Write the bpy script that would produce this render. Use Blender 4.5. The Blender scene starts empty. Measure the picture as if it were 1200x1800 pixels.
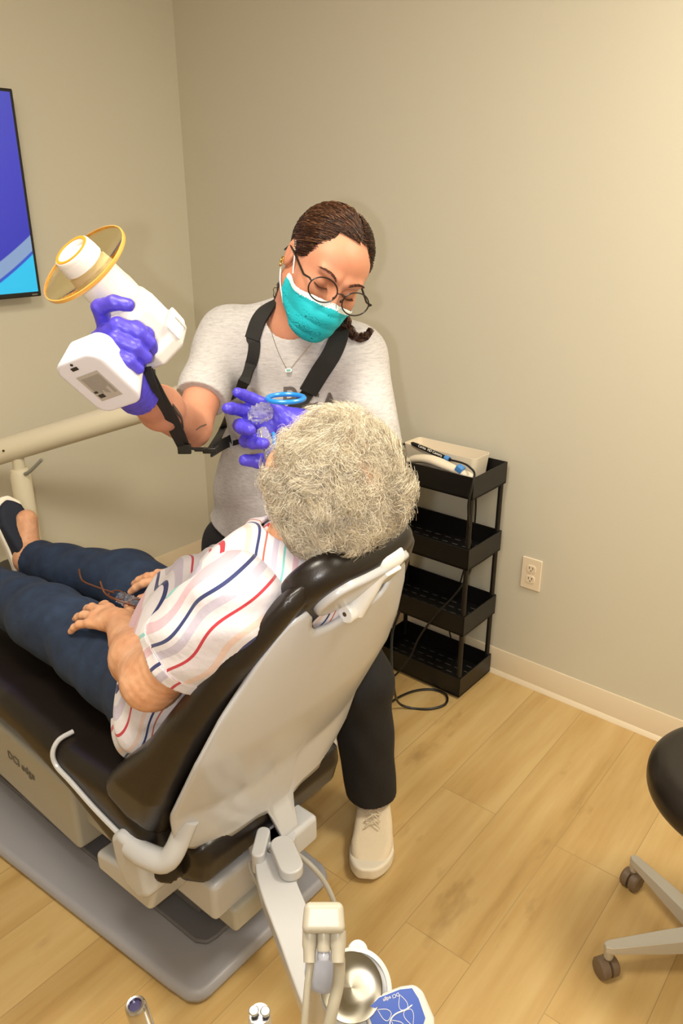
import bpy, math, random
import numpy as np
from mathutils import Vector, Matrix

# ------------------------------------------------------------------ camera, lights, world
scene = bpy.context.scene
COL = scene.collection
F_PX = 1345.0
PITCH = math.atan(545.0 / F_PX)
CAM_H = 1.62
cam_data = bpy.data.cameras.new('camera')
cam_data.sensor_fit = 'VERTICAL'
cam_data.sensor_height = 36.0
cam_data.lens = 36.0 * F_PX / 1800.0
cam_data.clip_start = 0.02
cam = bpy.data.objects.new('camera', cam_data)
COL.objects.link(cam)
cam.location = (0, 0, CAM_H)
cam.rotation_euler = (math.pi / 2 - PITCH, 0, 0)
scene.camera = cam

world = bpy.data.worlds.new('world')
scene.world = world
world.use_nodes = True
world.node_tree.nodes['Background'].inputs[0].default_value = (1.0, 0.93, 0.82, 1)
world.node_tree.nodes['Background'].inputs[1].default_value = 0.25

def add_light(name, kind, loc, energy, color, size=None, target=None, size_y=None):
    ld = bpy.data.lights.new(name, kind)
    ld.energy = energy
    ld.color = color
    if kind == 'AREA':
        ld.size = size
        if size_y:
            ld.shape = 'RECTANGLE'; ld.size_y = size_y
    elif size is not None:
        ld.shadow_soft_size = size
    o = bpy.data.objects.new(name, ld)
    COL.objects.link(o)
    o.location = loc
    if target is not None:
        o.rotation_euler = (Vector(target) - Vector(loc)).to_track_quat('-Z', 'Y').to_euler()
    return o

# the camera's own flash, beside the lens
fl_ = add_light('camera_flash', 'SPOT', (-0.055, 0.0, CAM_H - 0.01), 23.0, (1.0, 0.97, 0.98), 0.012, (-0.055, 3.0, CAM_H - 0.35))
fl_.data.spot_size = math.radians(118); fl_.data.spot_blend = 1.0
# ceiling fixtures (their panels are built with the ceiling below)
PANELS = [(1.25, 1.05), (-.45, 0.75), (0.3, -0.7)]
for i, (px, py) in enumerate(PANELS):
    add_light('ceiling_lamp', 'AREA', (px, py, 2.66), (25.0, 22.0, 10.0)[i], (1.0, 0.94, 0.79), 0.55, (px, py, 0), 0.55)

scene.view_settings.view_transform = 'Standard'
scene.view_settings.look = 'None'
scene.view_settings.gamma = 1.0
scene.view_settings.use_curve_mapping = False
scene.view_settings.exposure = 0.55

# ------------------------------------------------------------------ frames
ZV = np.array([0, 0, 1.0])
Q0 = np.array([-.19, 1.32, 0.0])          # dental chair: rear end of its base
DV = np.array([-.766, .643, 0.0])         # towards the footrest
WV = np.array([.643, .766, 0.0])          # across, towards the wall
def CH(a, b, z):
    return Q0 + a * DV + b * WV + np.array([0, 0, z])
RC = np.array([-.645, 3.438, 0.0])        # room corner
R1 = np.array([.766, -.643, 0.0])         # along the right wall
R2 = np.array([-.643, -.766, 0.0])        # along the left wall
def RM(s, t, z):
    return RC + s * R1 + t * R2 + np.array([0, 0, z])
def at(u, v, Y):
    """the point of the place that stands Y metres ahead of the camera on the sight line of pixel u, v"""
    r = np.array([(u - 600) / F_PX, math.cos(PITCH) + (900 - v) / F_PX * math.sin(PITCH), -math.sin(PITCH) + (900 - v) / F_PX * math.cos(PITCH)])
    return np.array([0, 0, CAM_H]) + r * (Y / r[1])
def on_b(u, v, b):
    """the point on the sight line of pixel u, v that lies b metres across the dental chair"""
    o = np.array([0, 0, CAM_H]); r = at(u, v, 1.0) - o
    return o + r * ((b - (o - Q0) @ WV) / (r @ WV))
def V3(*a):
    return np.array(a, dtype=float)
def nrm(v):
    v = np.asarray(v, float); return v / np.linalg.norm(v)
def rot(axis, deg):
    return np.array(Matrix.Rotation(math.radians(deg), 3, axis))

# ------------------------------------------------------------------ materials
def lin(c):
    if isinstance(c, str):
        c = c.lstrip('#'); c = [int(c[i:i + 2], 16) / 255 for i in (0, 2, 4)]
    return tuple((x / 12.92 if x <= .04045 else ((x + .055) / 1.055) ** 2.4) for x in c) + (1.0,)
class M:
    """small node-graph helper"""
    def __init__(s, name):
        s.m = bpy.data.materials.new(name); s.m.use_nodes = True
        s.t = s.m.node_tree; s.n = s.t.nodes; s.b = s.n['Principled BSDF']
    def new(s, kind, **kw):
        nd = s.n.new(kind)
        for k, v in kw.items(): setattr(nd, k, v)
        return nd
    def link(s, a, b): s.t.links.new(a, b)
    def setb(s, **kw):
        for k, v in kw.items(): s.b.inputs[k.replace('_', ' ')].default_value = v
        return s
    def coord(s, scale=(1, 1, 1), rotz=0, kind='Object', rotation=None):
        tc = s.new('ShaderNodeTexCoord'); mp = s.new('ShaderNodeMapping')
        mp.inputs['Scale'].default_value = scale
        mp.inputs['Rotation'].default_value = rotation or (0, 0, rotz)
        s.link(tc.outputs[kind], mp.inputs['Vector']); return mp.outputs[0]
    def noise(s, scale, detail=4, vec=None, rough=.5):
        nd = s.new('ShaderNodeTexNoise'); nd.inputs['Scale'].default_value = scale
        nd.inputs['Detail'].default_value = detail; nd.inputs['Roughness'].default_value = rough
        if vec is not None: s.link(vec, nd.inputs['Vector'])
        else: s.link(s.coord(), nd.inputs['Vector'])
        return nd.outputs[0]
    def ramp(s, fac, stops, interp='LINEAR'):
        r = s.new('ShaderNodeValToRGB'); e = r.color_ramp.elements
        r.color_ramp.interpolation = interp
        e[0].position, e[0].color = stops[0][0], lin(stops[0][1])
        e[1].position, e[1].color = stops[-1][0], lin(stops[-1][1])
        for p_, c_ in stops[1:-1]:
            x = e.new(p_); x.color = lin(c_)
        s.link(fac, r.inputs[0]); return r.outputs[0]
    def bump(s, h, strength=.2, dist=.01):
        b = s.new('ShaderNodeBump'); b.inputs['Strength'].default_value = strength
        b.inputs['Distance'].default_value = dist
        s.link(h, b.inputs['Height']); s.link(b.outputs[0], s.b.inputs['Normal']); return b
MATS = {}
def simple(name, col, rough=.5, metal=0.0, bump=None, var=None, **kw):
    if name in MATS: return MATS[name]
    m = M(name)
    m.setb(Base_Color=lin(col), Roughness=rough, Metallic=metal, **kw)
    if var:
        c2, sc = var
        m.link(m.ramp(m.noise(sc, 4), [(.35, col), (.65, c2)]), m.b.inputs['Base Color'])
    if bump:
        m.bump(m.noise(bump[0], 3), bump[1], bump[2])
    MATS[name] = m.m
    return m.m

wall_m = simple('wall_paint', '#cfc9b7', .55, bump=(220, .08, .002))
wall2_m = simple('wall_paint_left', '#cfc9b7', .55, bump=(220, .08, .002))
ceil_m = simple('ceiling_paint', '#e8e2d4', .9, bump=(60, .2, .004))
trim_m = simple('baseboard_vinyl', '#dfcfb4', .35)
floor_m = M('plank_floor')
fv = floor_m.coord((1, 1, 1), rotz=math.radians(-51))
br = floor_m.new('ShaderNodeTexBrick', offset=.37, offset_frequency=2)
floor_m.link(fv, br.inputs['Vector'])
br.inputs['Color1'].default_value = (.30, .30, .30, 1); br.inputs['Color2'].default_value = (.72, .72, .72, 1)
br.inputs['Mortar'].default_value = (0, 0, 0, 1)
for k, v in (('Scale', 1.0), ('Mortar Size', .0011), ('Mortar Smooth', .3), ('Bias', 0.0), ('Brick Width', 1.22), ('Row Height', .18)):
    br.inputs[k].default_value = v
def remap(m, vec, scale):
    mp = m.new('ShaderNodeMapping'); mp.inputs['Scale'].default_value = scale; m.link(vec, mp.inputs['Vector']); return mp.outputs[0]
fg = remap(floor_m, fv, (.9, 9, 1))
off = floor_m.new('ShaderNodeVectorMath', operation='ADD'); floor_m.link(fg, off.inputs[0])
sc_ = floor_m.new('ShaderNodeVectorMath', operation='SCALE'); sc_.inputs['Scale'].default_value = 9.0
floor_m.link(br.outputs['Color'], sc_.inputs[0]); floor_m.link(sc_.outputs[0], off.inputs[1])
g1 = floor_m.noise(1.7, 8, off.outputs[0], .55)
colr = floor_m.ramp(g1, [(.25, '#a88650'), (.42, '#bf9e66'), (.6, '#caac76'), (.75, '#d0b580')])
fk = remap(floor_m, fv, (1, 2.2, 1))
kn = floor_m.noise(5.2, 4, fk, .5)
mixk = floor_m.new('ShaderNodeMix', data_type='RGBA', blend_type='MULTIPLY')
floor_m.link(floor_m.ramp(kn, [(.24, '#a08a68'), (.36, '#ffffff')]), mixk.inputs[7]); floor_m.link(colr, mixk.inputs[6]); mixk.inputs[0].default_value = .38
mixp = floor_m.new('ShaderNodeMix', data_type='RGBA', blend_type='MULTIPLY'); mixp.inputs[0].default_value = .5
floor_m.link(mixk.outputs[2], mixp.inputs[6])
floor_m.link(floor_m.ramp(br.outputs['Color'], [(.0, '#6f6250'), (.2, '#d9d2c6'), (.8, '#ffffff')]), mixp.inputs[7])
floor_m.link(mixp.outputs[2], floor_m.b.inputs['Base Color'])
floor_m.setb(Roughness=.42)
floor_m.bump(g1, .12, .003)

# ------------------------------------------------------------------ object helpers
def empty(name, loc, label=None, cat=None, group=None):
    o = bpy.data.objects.new(name, None); COL.objects.link(o)
    o.location = tuple(loc); o.empty_display_size = .05
    tag(o, label, cat, group); return o
def tag(o, label=None, cat=None, group=None, kind=None):
    if label: o['label'] = label
    if cat: o['category'] = cat
    if group: o['group'] = group
    if kind: o['kind'] = kind
    return o
def world_loc(o):
    v = Vector(o.location)
    while o.parent: o = o.parent; v += Vector(o.location)
    return np.array(v)
def link_mesh(name, me, mats, parent=None, loc=None, label=None, smooth=True):
    """mesh given in world coordinates -> one object whose origin is loc"""
    if not isinstance(mats, (list, tuple)): mats = [mats]
    for m in mats: me.materials.append(m)
    me.update()
    n = len(me.vertices)
    co = np.empty(n * 3); me.vertices.foreach_get('co', co); co = co.reshape(-1, 3)
    if loc is None:
        if parent is not None: loc = world_loc(parent)
        else: loc = np.array([(co[:, 0].min() + co[:, 0].max()) / 2, (co[:, 1].min() + co[:, 1].max()) / 2, co[:, 2].min()])
    loc = np.asarray(loc, float)
    co = co - loc; me.vertices.foreach_set('co', co.ravel())
    if smooth:
        me.polygons.foreach_set('use_smooth', np.ones(len(me.polygons), bool))
    me.update()
    o = bpy.data.objects.new(name, me); COL.objects.link(o)
    if parent is not None:
        o.parent = parent; o.location = tuple(loc - world_loc(parent))
    else: o.location = tuple(loc)
    if label: o['label'] = label
    return o
class MB:
    """collects polygons in world coordinates"""
    def __init__(s): s.v = []; s.f = []; s.mi = []
    def add(s, vs, fs, mi=0):
        k = len(s.v); s.v += [tuple(float(c) for c in x) for x in vs]
        s.f += [tuple(i + k for i in f) for f in fs]; s.mi += [mi] * len(fs); return s
    def box(s, c, half, R=None, mi=0, taper=1.0):
        c = np.asarray(c, float); R = np.eye(3) if R is None else np.asarray(R)
        vs = []
        for z in (-1, 1):
            k = taper if z > 0 else 1
            for x, y in ((-1, -1), (1, -1), (1, 1), (-1, 1)):
                vs.append(c + R @ (np.array([x * k, y * k, z]) * half))
        return s.add(vs, [(3, 2, 1, 0), (4, 5, 6, 7), (0, 1, 5, 4), (1, 2, 6, 5), (2, 3, 7, 6), (3, 0, 4, 7)], mi)
    def tube(s, pts, r, n=12, caps=True, mi=0, closed=False, flat=None, up=None):
        pts = [np.asarray(p_, float) for p_ in pts]; m = len(pts)
        rs = r if isinstance(r, (list, tuple, np.ndarray)) else [r] * m
        vs = []; ref = None
        for i in range(m):
            if closed: t = pts[(i + 1) % m] - pts[i - 1]
            else: t = pts[min(i + 1, m - 1)] - pts[max(i - 1, 0)]
            t = nrm(t)
            if up is not None: ref = np.asarray(up, float)
            elif ref is None: ref = ZV if abs(t[2]) < .9 else V3(1, 0, 0)
            x = ref - t * (ref @ t); x = nrm(x); 
            if up is None: ref = x
            y = np.cross(t, x)
            fl = 1.0 if flat is None else flat
            for k in range(n):
                a = 2 * math.pi * k / n
                vs.append(pts[i] + rs[i] * (math.cos(a) * x * fl + math.sin(a) * y))
        fs = []
        for i in range(m if closed else m - 1):
            j = (i + 1) % m
            for k in range(n):
                l = (k + 1) % n
                fs.append((i * n + k, i * n + l, j * n + l, j * n + k))
        if caps and not closed:
            fs.append(tuple(range(n - 1, -1, -1))); fs.append(tuple((m - 1) * n + k for k in range(n)))
        return s.add(vs, fs, mi)
    def lathe(s, base, axis, prof, n=32, mi=0, caps=True, sx=1.0, xref=None):
        """prof = [(radius, height)] along axis"""
        axis = nrm(axis)
        if xref is None: xref = ZV if abs(axis[2]) < .9 else V3(1, 0, 0)
        x = nrm(xref - axis * (xref @ axis)); y = np.cross(axis, x)
        vs = [base + axis * h + r * (math.cos(2 * math.pi * k / n) * x * sx + math.sin(2 * math.pi * k / n) * y) for r, h in prof for k in range(n)]
        fs = [(i * n + k, i * n + (k + 1) % n, (i + 1) * n + (k + 1) % n, (i + 1) * n + k) for i in range(len(prof) - 1) for k in range(n)]
        if caps: fs += [tuple(range(n - 1, -1, -1)), tuple((len(prof) - 1) * n + k for k in range(n))]
        return s.add(vs, fs, mi)
    def prism(s, poly, fn, h0, h1, mi=0):
        """poly of (x, y); fn(x, y, h) -> world"""
        n = len(poly)
        vs = [fn(x, y, h0) for x, y in poly] + [fn(x, y, h1) for x, y in poly]
        fs = [tuple(range(n - 1, -1, -1)), tuple(range(n, 2 * n))] + [(i, (i + 1) % n, n + (i + 1) % n, n + i) for i in range(n)]
        return s.add(vs, fs, mi)
    def build(s, name, mats, parent=None, loc=None, bevel=0, seg=3, label=None, smooth=True, angle=35):
        me = bpy.data.meshes.new(name); me.from_pydata(s.v, [], s.f)
        me.polygons.foreach_set('material_index', s.mi)
        import bmesh
        bm = bmesh.new(); bm.from_mesh(me); bmesh.ops.recalc_face_normals(bm, faces=bm.faces)
        bm.to_mesh(me); bm.free()
        o = link_mesh(name, me, mats, parent, loc, label, smooth)
        if bevel:
            b = o.modifiers.new('bevel', 'BEVEL'); b.width = bevel; b.segments = seg; b.limit_method = 'ANGLE'; b.angle_limit = math.radians(30)
            b.harden_normals = False
        if smooth:
            w_ = o.modifiers.new('wn', 'WEIGHTED_NORMAL') if bevel else None
            me2 = o.data
            # sharp edges by angle
            bm = bmesh.new(); bm.from_mesh(me2)
            for e in bm.edges:
                if len(e.link_faces) == 2 and e.calc_face_angle(0) > math.radians(angle): e.smooth = False
            bm.to_mesh(me2); bm.free()
        return o
def rrect(w_, h_, r, n=6):
    out = []
    for cx, cy, a0 in ((w_ - r, h_ - r, 0), (-w_ + r, h_ - r, 90), (-w_ + r, -h_ + r, 180), (w_ - r, -h_ + r, 270)):
        for k in range(n + 1):
            a = math.radians(a0 + 90 * k / n); out.append((cx + r * math.cos(a), cy + r * math.sin(a)))
    return out
def crv(pts, n=8):
    """Catmull-Rom through points"""
    P = [np.asarray(p_, float) for p_ in pts]; P = [2 * P[0] - P[1]] + P + [2 * P[-1] - P[-2]]
    out = []
    for i in range(1, len(P) - 2):
        for k in range(n):
            t = k / n
            out.append(.5 * (2 * P[i] + (P[i + 1] - P[i - 1]) * t + (2 * P[i - 1] - 5 * P[i] + 4 * P[i + 1] - P[i + 2]) * t * t + (3 * P[i] - P[i - 1] - 3 * P[i + 1] + P[i + 2]) * t ** 3))
    out.append(P[-2]); return out
def text_mesh(name, body, size, origin, xdir, ydir, mat, parent, extrude=.0006, label=None, align='CENTER', shear=0.0, offset=0.0):
    cu = bpy.data.curves.new(name, 'FONT'); cu.body = body; cu.size = size; cu.extrude = extrude
    cu.align_x = align; cu.align_y = 'CENTER'; cu.shear = shear; cu.offset = offset
    o = bpy.data.objects.new(name, cu); COL.objects.link(o)
    bpy.context.view_layer.update()
    me = bpy.data.meshes.new_from_object(o.evaluated_get(bpy.context.evaluated_depsgraph_get()))
    bpy.data.objects.remove(o); bpy.data.curves.remove(cu)
    x = nrm(xdir); y = nrm(np.asarray(ydir, float) - x * (np.asarray(ydir, float) @ x)); z = np.cross(x, y)
    n = len(me.vertices); co = np.empty(n * 3); me.vertices.foreach_get('co', co); co = co.reshape(-1, 3)
    co = np.asarray(origin) + co[:, :1] * x + co[:, 1:2] * y + co[:, 2:3] * z
    me.vertices.foreach_set('co', co.ravel()); me.materials.clear()
    return link_mesh(name, me, mat, parent, smooth=False, label=label)

# ------------------------------------------------------------------ implicit surfaces
def cap(p, a, b, ra, rb=None):
    rb = ra if rb is None else rb
    a = np.asarray(a, float); b = np.asarray(b, float); ab = b - a
    t = np.clip(((p - a) @ ab) / (ab @ ab + 1e-12), 0, 1)
    return np.linalg.norm(p - a - t[:, None] * ab, axis=1) - (ra + (rb - ra) * t)
def chain(p, pts, rs, k=.01):
    d_ = None
    for i in range(len(pts) - 1):
        c = cap(p, pts[i], pts[i + 1], rs[i], rs[i + 1]); d_ = c if d_ is None else smin(d_, c, k)
    return d_
def ell(p, c, r, R=None):
    q = p - np.asarray(c, float)
    if R is not None: q = q @ np.asarray(R)      # columns of R = local axes
    r = np.asarray(r, float)
    k0 = np.linalg.norm(q / r, axis=1); k1 = np.linalg.norm(q / (r * r), axis=1)
    return k0 * (k0 - 1) / (k1 + 1e-9)
def rbx(p, c, half, r, R=None):
    q = p - np.asarray(c, float)
    if R is not None: q = q @ np.asarray(R)
    q = np.abs(q) - (np.asarray(half, float) - r)
    return np.linalg.norm(np.maximum(q, 0), axis=1) + np.minimum(q.max(axis=1), 0) - r
def smin(a, b, k):
    h = np.maximum(k - np.abs(a - b), 0) / k
    return np.minimum(a, b) - h * h * k * .25
def smax(a, b, k): return -smin(-a, -b, k)
def plane(p, c, n_): return (p - np.asarray(c, float)) @ nrm(n_)

def sdf_mesh(name, f, lo, hi, h, mats, parent=None, loc=None, label=None, matfn=None, attrs=None, newton=2, block=8, margin=1.6):
    lo = np.asarray(lo, float); hi = np.asarray(hi, float)
    nb = np.ceil((hi - lo) / (h * block)).astype(int)
    N = nb * block + 1
    vals = np.full(tuple(N), np.nan, np.float32)
    bi = np.stack(np.meshgrid(*[np.arange(k) for k in nb], indexing='ij'), -1).reshape(-1, 3)
    cen = lo + (bi + .5) * block * h
    keep = np.abs(f(cen)) < block * h * .87 * margin
    bi = bi[keep]
    loc_i = np.stack(np.meshgrid(*[np.arange(block + 1)] * 3, indexing='ij'), -1).reshape(-1, 3)
    step = max(1, 400000 // len(loc_i))
    for i in range(0, len(bi), step):
        g = (bi[i:i + step, None, :] * block + loc_i[None]).reshape(-1, 3)
        vals[g[:, 0], g[:, 1], g[:, 2]] = f(lo + g * h).astype(np.float32)
    # cells of the kept blocks
    ci = np.stack(np.meshgrid(*[np.arange(block)] * 3, indexing='ij'), -1).reshape(-1, 3)
    cells = (bi[:, None, :] * block + ci[None]).reshape(-1, 3)
    offs = np.array([(x, y, z) for x in (0, 1) for y in (0, 1) for z in (0, 1)])
    cv = np.stack([vals[cells[:, 0] + o[0], cells[:, 1] + o[1], cells[:, 2] + o[2]] for o in offs], 1)
    neg = cv < 0
    act = neg.any(1) & ~neg.all(1) & ~np.isnan(cv).any(1)
    cells = cells[act]; cv = cv[act]
    acc = np.zeros((len(cells), 3)); cnt = np.zeros(len(cells))
    for i in range(8):
        for j in range(i + 1, 8):
            if np.abs(offs[i] - offs[j]).sum() != 1: continue
            a = cv[:, i]; b = cv[:, j]; m = (a < 0) != (b < 0)
            t = np.where(m, a / np.where(m, a - b, 1), 0)
            acc += m[:, None] * (offs[i] + t[:, None] * (offs[j] - offs[i])); cnt += m
    P = lo + (cells + acc / cnt[:, None]) * h
    idx = np.full(tuple(N), -1, np.int32); idx[cells[:, 0], cells[:, 1], cells[:, 2]] = np.arange(len(cells))
    e = h * .3
    for _ in range(newton):
        v0 = f(P)
        g = np.zeros_like(P)
        for k4 in ((1, -1, -1), (-1, -1, 1), (-1, 1, -1), (1, 1, 1)):
            k4 = np.array(k4, float); g += f(P + k4 * e)[:, None] * k4
        g /= 4 * e
        gl = np.maximum((g * g).sum(1), .25)
        stp = -(v0 / gl)[:, None] * g
        l = np.linalg.norm(stp, axis=1, keepdims=True); stp *= np.minimum(1, h * .6 / np.maximum(l, 1e-9))
        P = P + stp * .8
    quads = []
    for ax in range(3):
        o1 = np.eye(3, dtype=int)[(ax + 1) % 3]; o2 = np.eye(3, dtype=int)[(ax + 2) % 3]; oa = np.eye(3, dtype=int)[ax]
        c = cells
        a = vals[c[:, 0], c[:, 1], c[:, 2]]; n2 = c + oa; b = vals[n2[:, 0], n2[:, 1], n2[:, 2]]
        m = ((a < 0) != (b < 0)) & (c[:, (ax + 1) % 3] > 0) & (c[:, (ax + 2) % 3] > 0)
        c = c[m]; fl = (a[m] < 0)
        q = [idx[tuple((c - k).T)] for k in (np.zeros(3, int), o1, o1 + o2, o2)]
        q = np.stack(q, 1); ok = (q >= 0).all(1); q = q[ok]; fl = fl[ok]
        q[~fl] = q[~fl][:, ::-1]
        quads.append(q)
    q = np.concatenate(quads)
    me = bpy.data.meshes.new(name)
    me.vertices.add(len(P)); me.vertices.foreach_set('co', P.ravel())
    me.loops.add(len(q) * 4); me.loops.foreach_set('vertex_index', q.ravel().astype(np.int32))
    me.polygons.add(len(q)); me.polygons.foreach_set('loop_start', np.arange(0, len(q) * 4, 4, dtype=np.int32))
    try: me.polygons.foreach_set('loop_total', np.full(len(q), 4, np.int32))
    except Exception: pass
    me.update(calc_edges=True); me.validate()
    if attrs:
        for an, fn in attrs.items():
            at = me.attributes.new(an, 'FLOAT', 'POINT'); at.data.foreach_set('value', fn(P).astype(np.float32))
    if matfn:
        fc = P[q].mean(1); me.polygons.foreach_set('material_index', matfn(fc).astype(np.int32))
    print('sdf', name, len(P))
    return link_mesh(name, me, mats, parent, loc, label, True)

def strands(name, S, r0, mats, parent, n=3, label=None, taper=.25, flat=1.0):
    """S: (N, K, 3) world-space hair strands -> one mesh of thin tubes"""
    N_, K = S.shape[:2]
    T = np.gradient(S, axis=1); T /= np.linalg.norm(T, axis=2, keepdims=True) + 1e-9
    ref = np.tile(np.array([.3, .5, .81]), (N_, K, 1))
    X = np.cross(T, ref); X /= np.linalg.norm(X, axis=2, keepdims=True) + 1e-9; Y = np.cross(T, X)
    rr = r0 * (1 - (1 - taper) * np.linspace(0, 1, K) ** 2)[None, :, None]
    if isinstance(r0, np.ndarray): rr = r0[:, None, None] * (1 - (1 - taper) * np.linspace(0, 1, K) ** 2)[None, :, None]
    ring = [S + rr * (math.cos(2 * math.pi * k / n) * X + math.sin(2 * math.pi * k / n) * Y) for k in range(n)]
    Vv = np.stack(ring, 2).reshape(-1, 3)
    s_ = np.arange(N_)[:, None, None] * K * n; i_ = np.arange(K - 1)[None, :, None] * n; k_ = np.arange(n)[None, None, :]
    a = s_ + i_ + k_; b = s_ + i_ + (k_ + 1) % n
    q = np.stack([a, b, b + n, a + n], -1).reshape(-1, 4)
    me = bpy.data.meshes.new(name)
    me.vertices.add(len(Vv)); me.vertices.foreach_set('co', Vv.ravel())
    me.loops.add(len(q) * 4); me.loops.foreach_set('vertex_index', q.ravel().astype(np.int32))
    me.polygons.add(len(q)); me.polygons.foreach_set('loop_start', np.arange(0, len(q) * 4, 4, dtype=np.int32))
    me.update(calc_edges=True); me.validate()
    at = me.attributes.new('tone', 'FLOAT', 'POINT')
    at.data.foreach_set('value', np.repeat(np.random.RandomState(5).rand(N_), K * n).astype(np.float32))
    return link_mesh(name, me, mats, parent, label=label)

def hand_frame(X, dorsal, side):
    """columns: X to the fingers, Y to the thumb, Z dorsal"""
    X = nrm(X); Z = np.asarray(dorsal, float); Z = nrm(Z - X * (Z @ X)); Y = np.cross(Z, X) * side
    return np.stack([X, Y, Z], 1)
def hand_parts(W, R, curls, thumb, spread=(8, 2, -4, -11), s=1.0, fat=1.0):
    """W wrist, R frame, curls = 4 x (mcp, pip, dip) deg, thumb = list of 3 local directions -> joints per finger"""
    base = [(.088, .026, -.001), (.091, .005, .003), (.085, -.015, .001), (.077, -.033, -.005)]
    Ls = [(.043, .026, .021), (.047, .030, .022), (.043, .028, .022), (.034, .020, .018)]
    rad = [.0098, .0100, .0094, .0084]
    out = []
    for i in range(4):
        b = np.array(base[i]); ang = 0; sp = math.radians(spread[i]); pts = [b]
        for j in range(3):
            ang += math.radians(curls[i][j])
            dr = np.array([math.cos(ang) * math.cos(sp), math.cos(ang) * math.sin(sp) , -math.sin(ang)])
            pts.append(pts[-1] + dr * Ls[i][j])
        out.append(([W + R @ (q * s) for q in pts], [rad[i] * fat * s * k for k in (1.08, 1.0, .92, .80)]))
    pts = [np.array((.020, .024, -.008))]
    for dr, l in zip(thumb, (.044, .034, .027)): pts.append(pts[-1] + nrm(dr) * l)
    out.append(([W + R @ (q * s) for q in pts], [.0155 * fat * s, .0125 * fat * s, .0110 * fat * s, .0088 * fat * s]))
    return out
def hand_sdf(p, W, R, hp, s=1.0, fat=1.0, palm=True, infl=0.0):
    d_ = None
    for i in range(4):
        mc = W + R @ (np.array([(.030, .014, .0), (.030, .004, .002), (.030, -.008, .001), (.028, -.018, -.002)][i]) * s)
        c = cap(p, mc, hp[i][0][0], .0125 * s * fat, .0108 * s * fat)
        d_ = c if d_ is None else smin(d_, c, .014 * s)
    d_ = smin(d_, cap(p, W, W + R @ (V3(.035, 0, 0) * s), .021 * s * fat, .021 * s * fat), .02 * s)
    for i in range(4):
        pts, rs = hp[i]
        d_ = smin(d_, chain(p, pts, rs, .004), .006 * s)
    pts, rs = hp[4]
    d_ = smin(d_, chain(p, pts, rs, .005), .012 * s)
    return d_ - infl

# ------------------------------------------------------------------ the room
def slab(name, fn_pts, mats, kind='structure'):
    mb = MB(); mb.add(fn_pts, [(0, 1, 2, 3), (7, 6, 5, 4), (0, 4, 5, 1), (1, 5, 6, 2), (2, 6, 7, 3), (3, 7, 4, 0)])
    o = mb.build(name, mats, smooth=False); o['kind'] = kind; return o
S_MAX, T_MAX, H_ROOM, TH = 4.3, 3.7, 2.7, .1
def rbox(s0, s1, t0, t1, z0, z1):
    return [RM(s0, t0, z0), RM(s1, t0, z0), RM(s1, t1, z0), RM(s0, t1, z0), RM(s0, t0, z1), RM(s1, t0, z1), RM(s1, t1, z1), RM(s0, t1, z1)]
slab('floor', rbox(0, S_MAX, 0, T_MAX, -TH, 0), floor_m.m)
slab('ceiling', rbox(0, S_MAX, 0, T_MAX, H_ROOM, H_ROOM + TH), ceil_m)
slab('wall_right', rbox(0, S_MAX, -TH, 0, 0, H_ROOM), wall_m)
slab('wall_left', rbox(-TH, 0, 0, T_MAX, 0, H_ROOM), wall2_m)
slab('wall_back', rbox(0, S_MAX, T_MAX, T_MAX + TH, 0, H_ROOM), wall2_m)
slab('wall_front', rbox(S_MAX, S_MAX + TH, 0, T_MAX, 0, H_ROOM), wall_m)
def baseboard(name, right):
    mb = MB()
    prof = [(0, 0), (.016, 0), (.014, .006), (.006, .016), (.005, .096), (.003, .102), (0, .102)]
    n = len(prof)
    L0, L1 = .0, (S_MAX if right else T_MAX)
    f = (lambda l, x, z: RM(l, x, z)) if right else (lambda l, x, z: RM(x, l, z))
    vs = [f(L0, x, z) for x, z in prof] + [f(L1, x, z) for x, z in prof]
    mb.add(vs, [tuple(range(n)), tuple(range(2 * n - 1, n - 1, -1))] + [(i, n + i, n + (i + 1) % n, (i + 1) % n) for i in range(n)])
    o = mb.build(name, trim_m); o['kind'] = 'structure'
baseboard('baseboard_right', True); baseboard('baseboard_left', False)

lamp_m = M('lamp_diffuser'); lamp_m.setb(Base_Color=lin('#ffffff')); lamp_m.b.inputs['Emission Color'].default_value = (1, .86, .62, 1); lamp_m.b.inputs['Emission Strength'].default_value = 3.0
white_metal = simple('white_enamel', '#e9e6df', .35)
for i, (px, py) in enumerate(PANELS):
    e = empty('ceiling_light', (px, py, 2.7), 'square white ceiling light panel, %s' % ['above the black storage cart side', 'above the foot of the chair', 'behind the photographer'][i], 'light', 'ceiling lights')
    mb = MB(); mb.prism(rrect(.31, .31, .01), lambda x, y, h: V3(px + x, py + y, h), 2.675, 2.699); mb.build('frame', white_metal, e)
    mb = MB(); mb.prism(rrect(.285, .285, .01), lambda x, y, h: V3(px + x, py + y, h), 2.668, 2.676); mb.build('diffuser', lamp_m.m, e)

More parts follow.
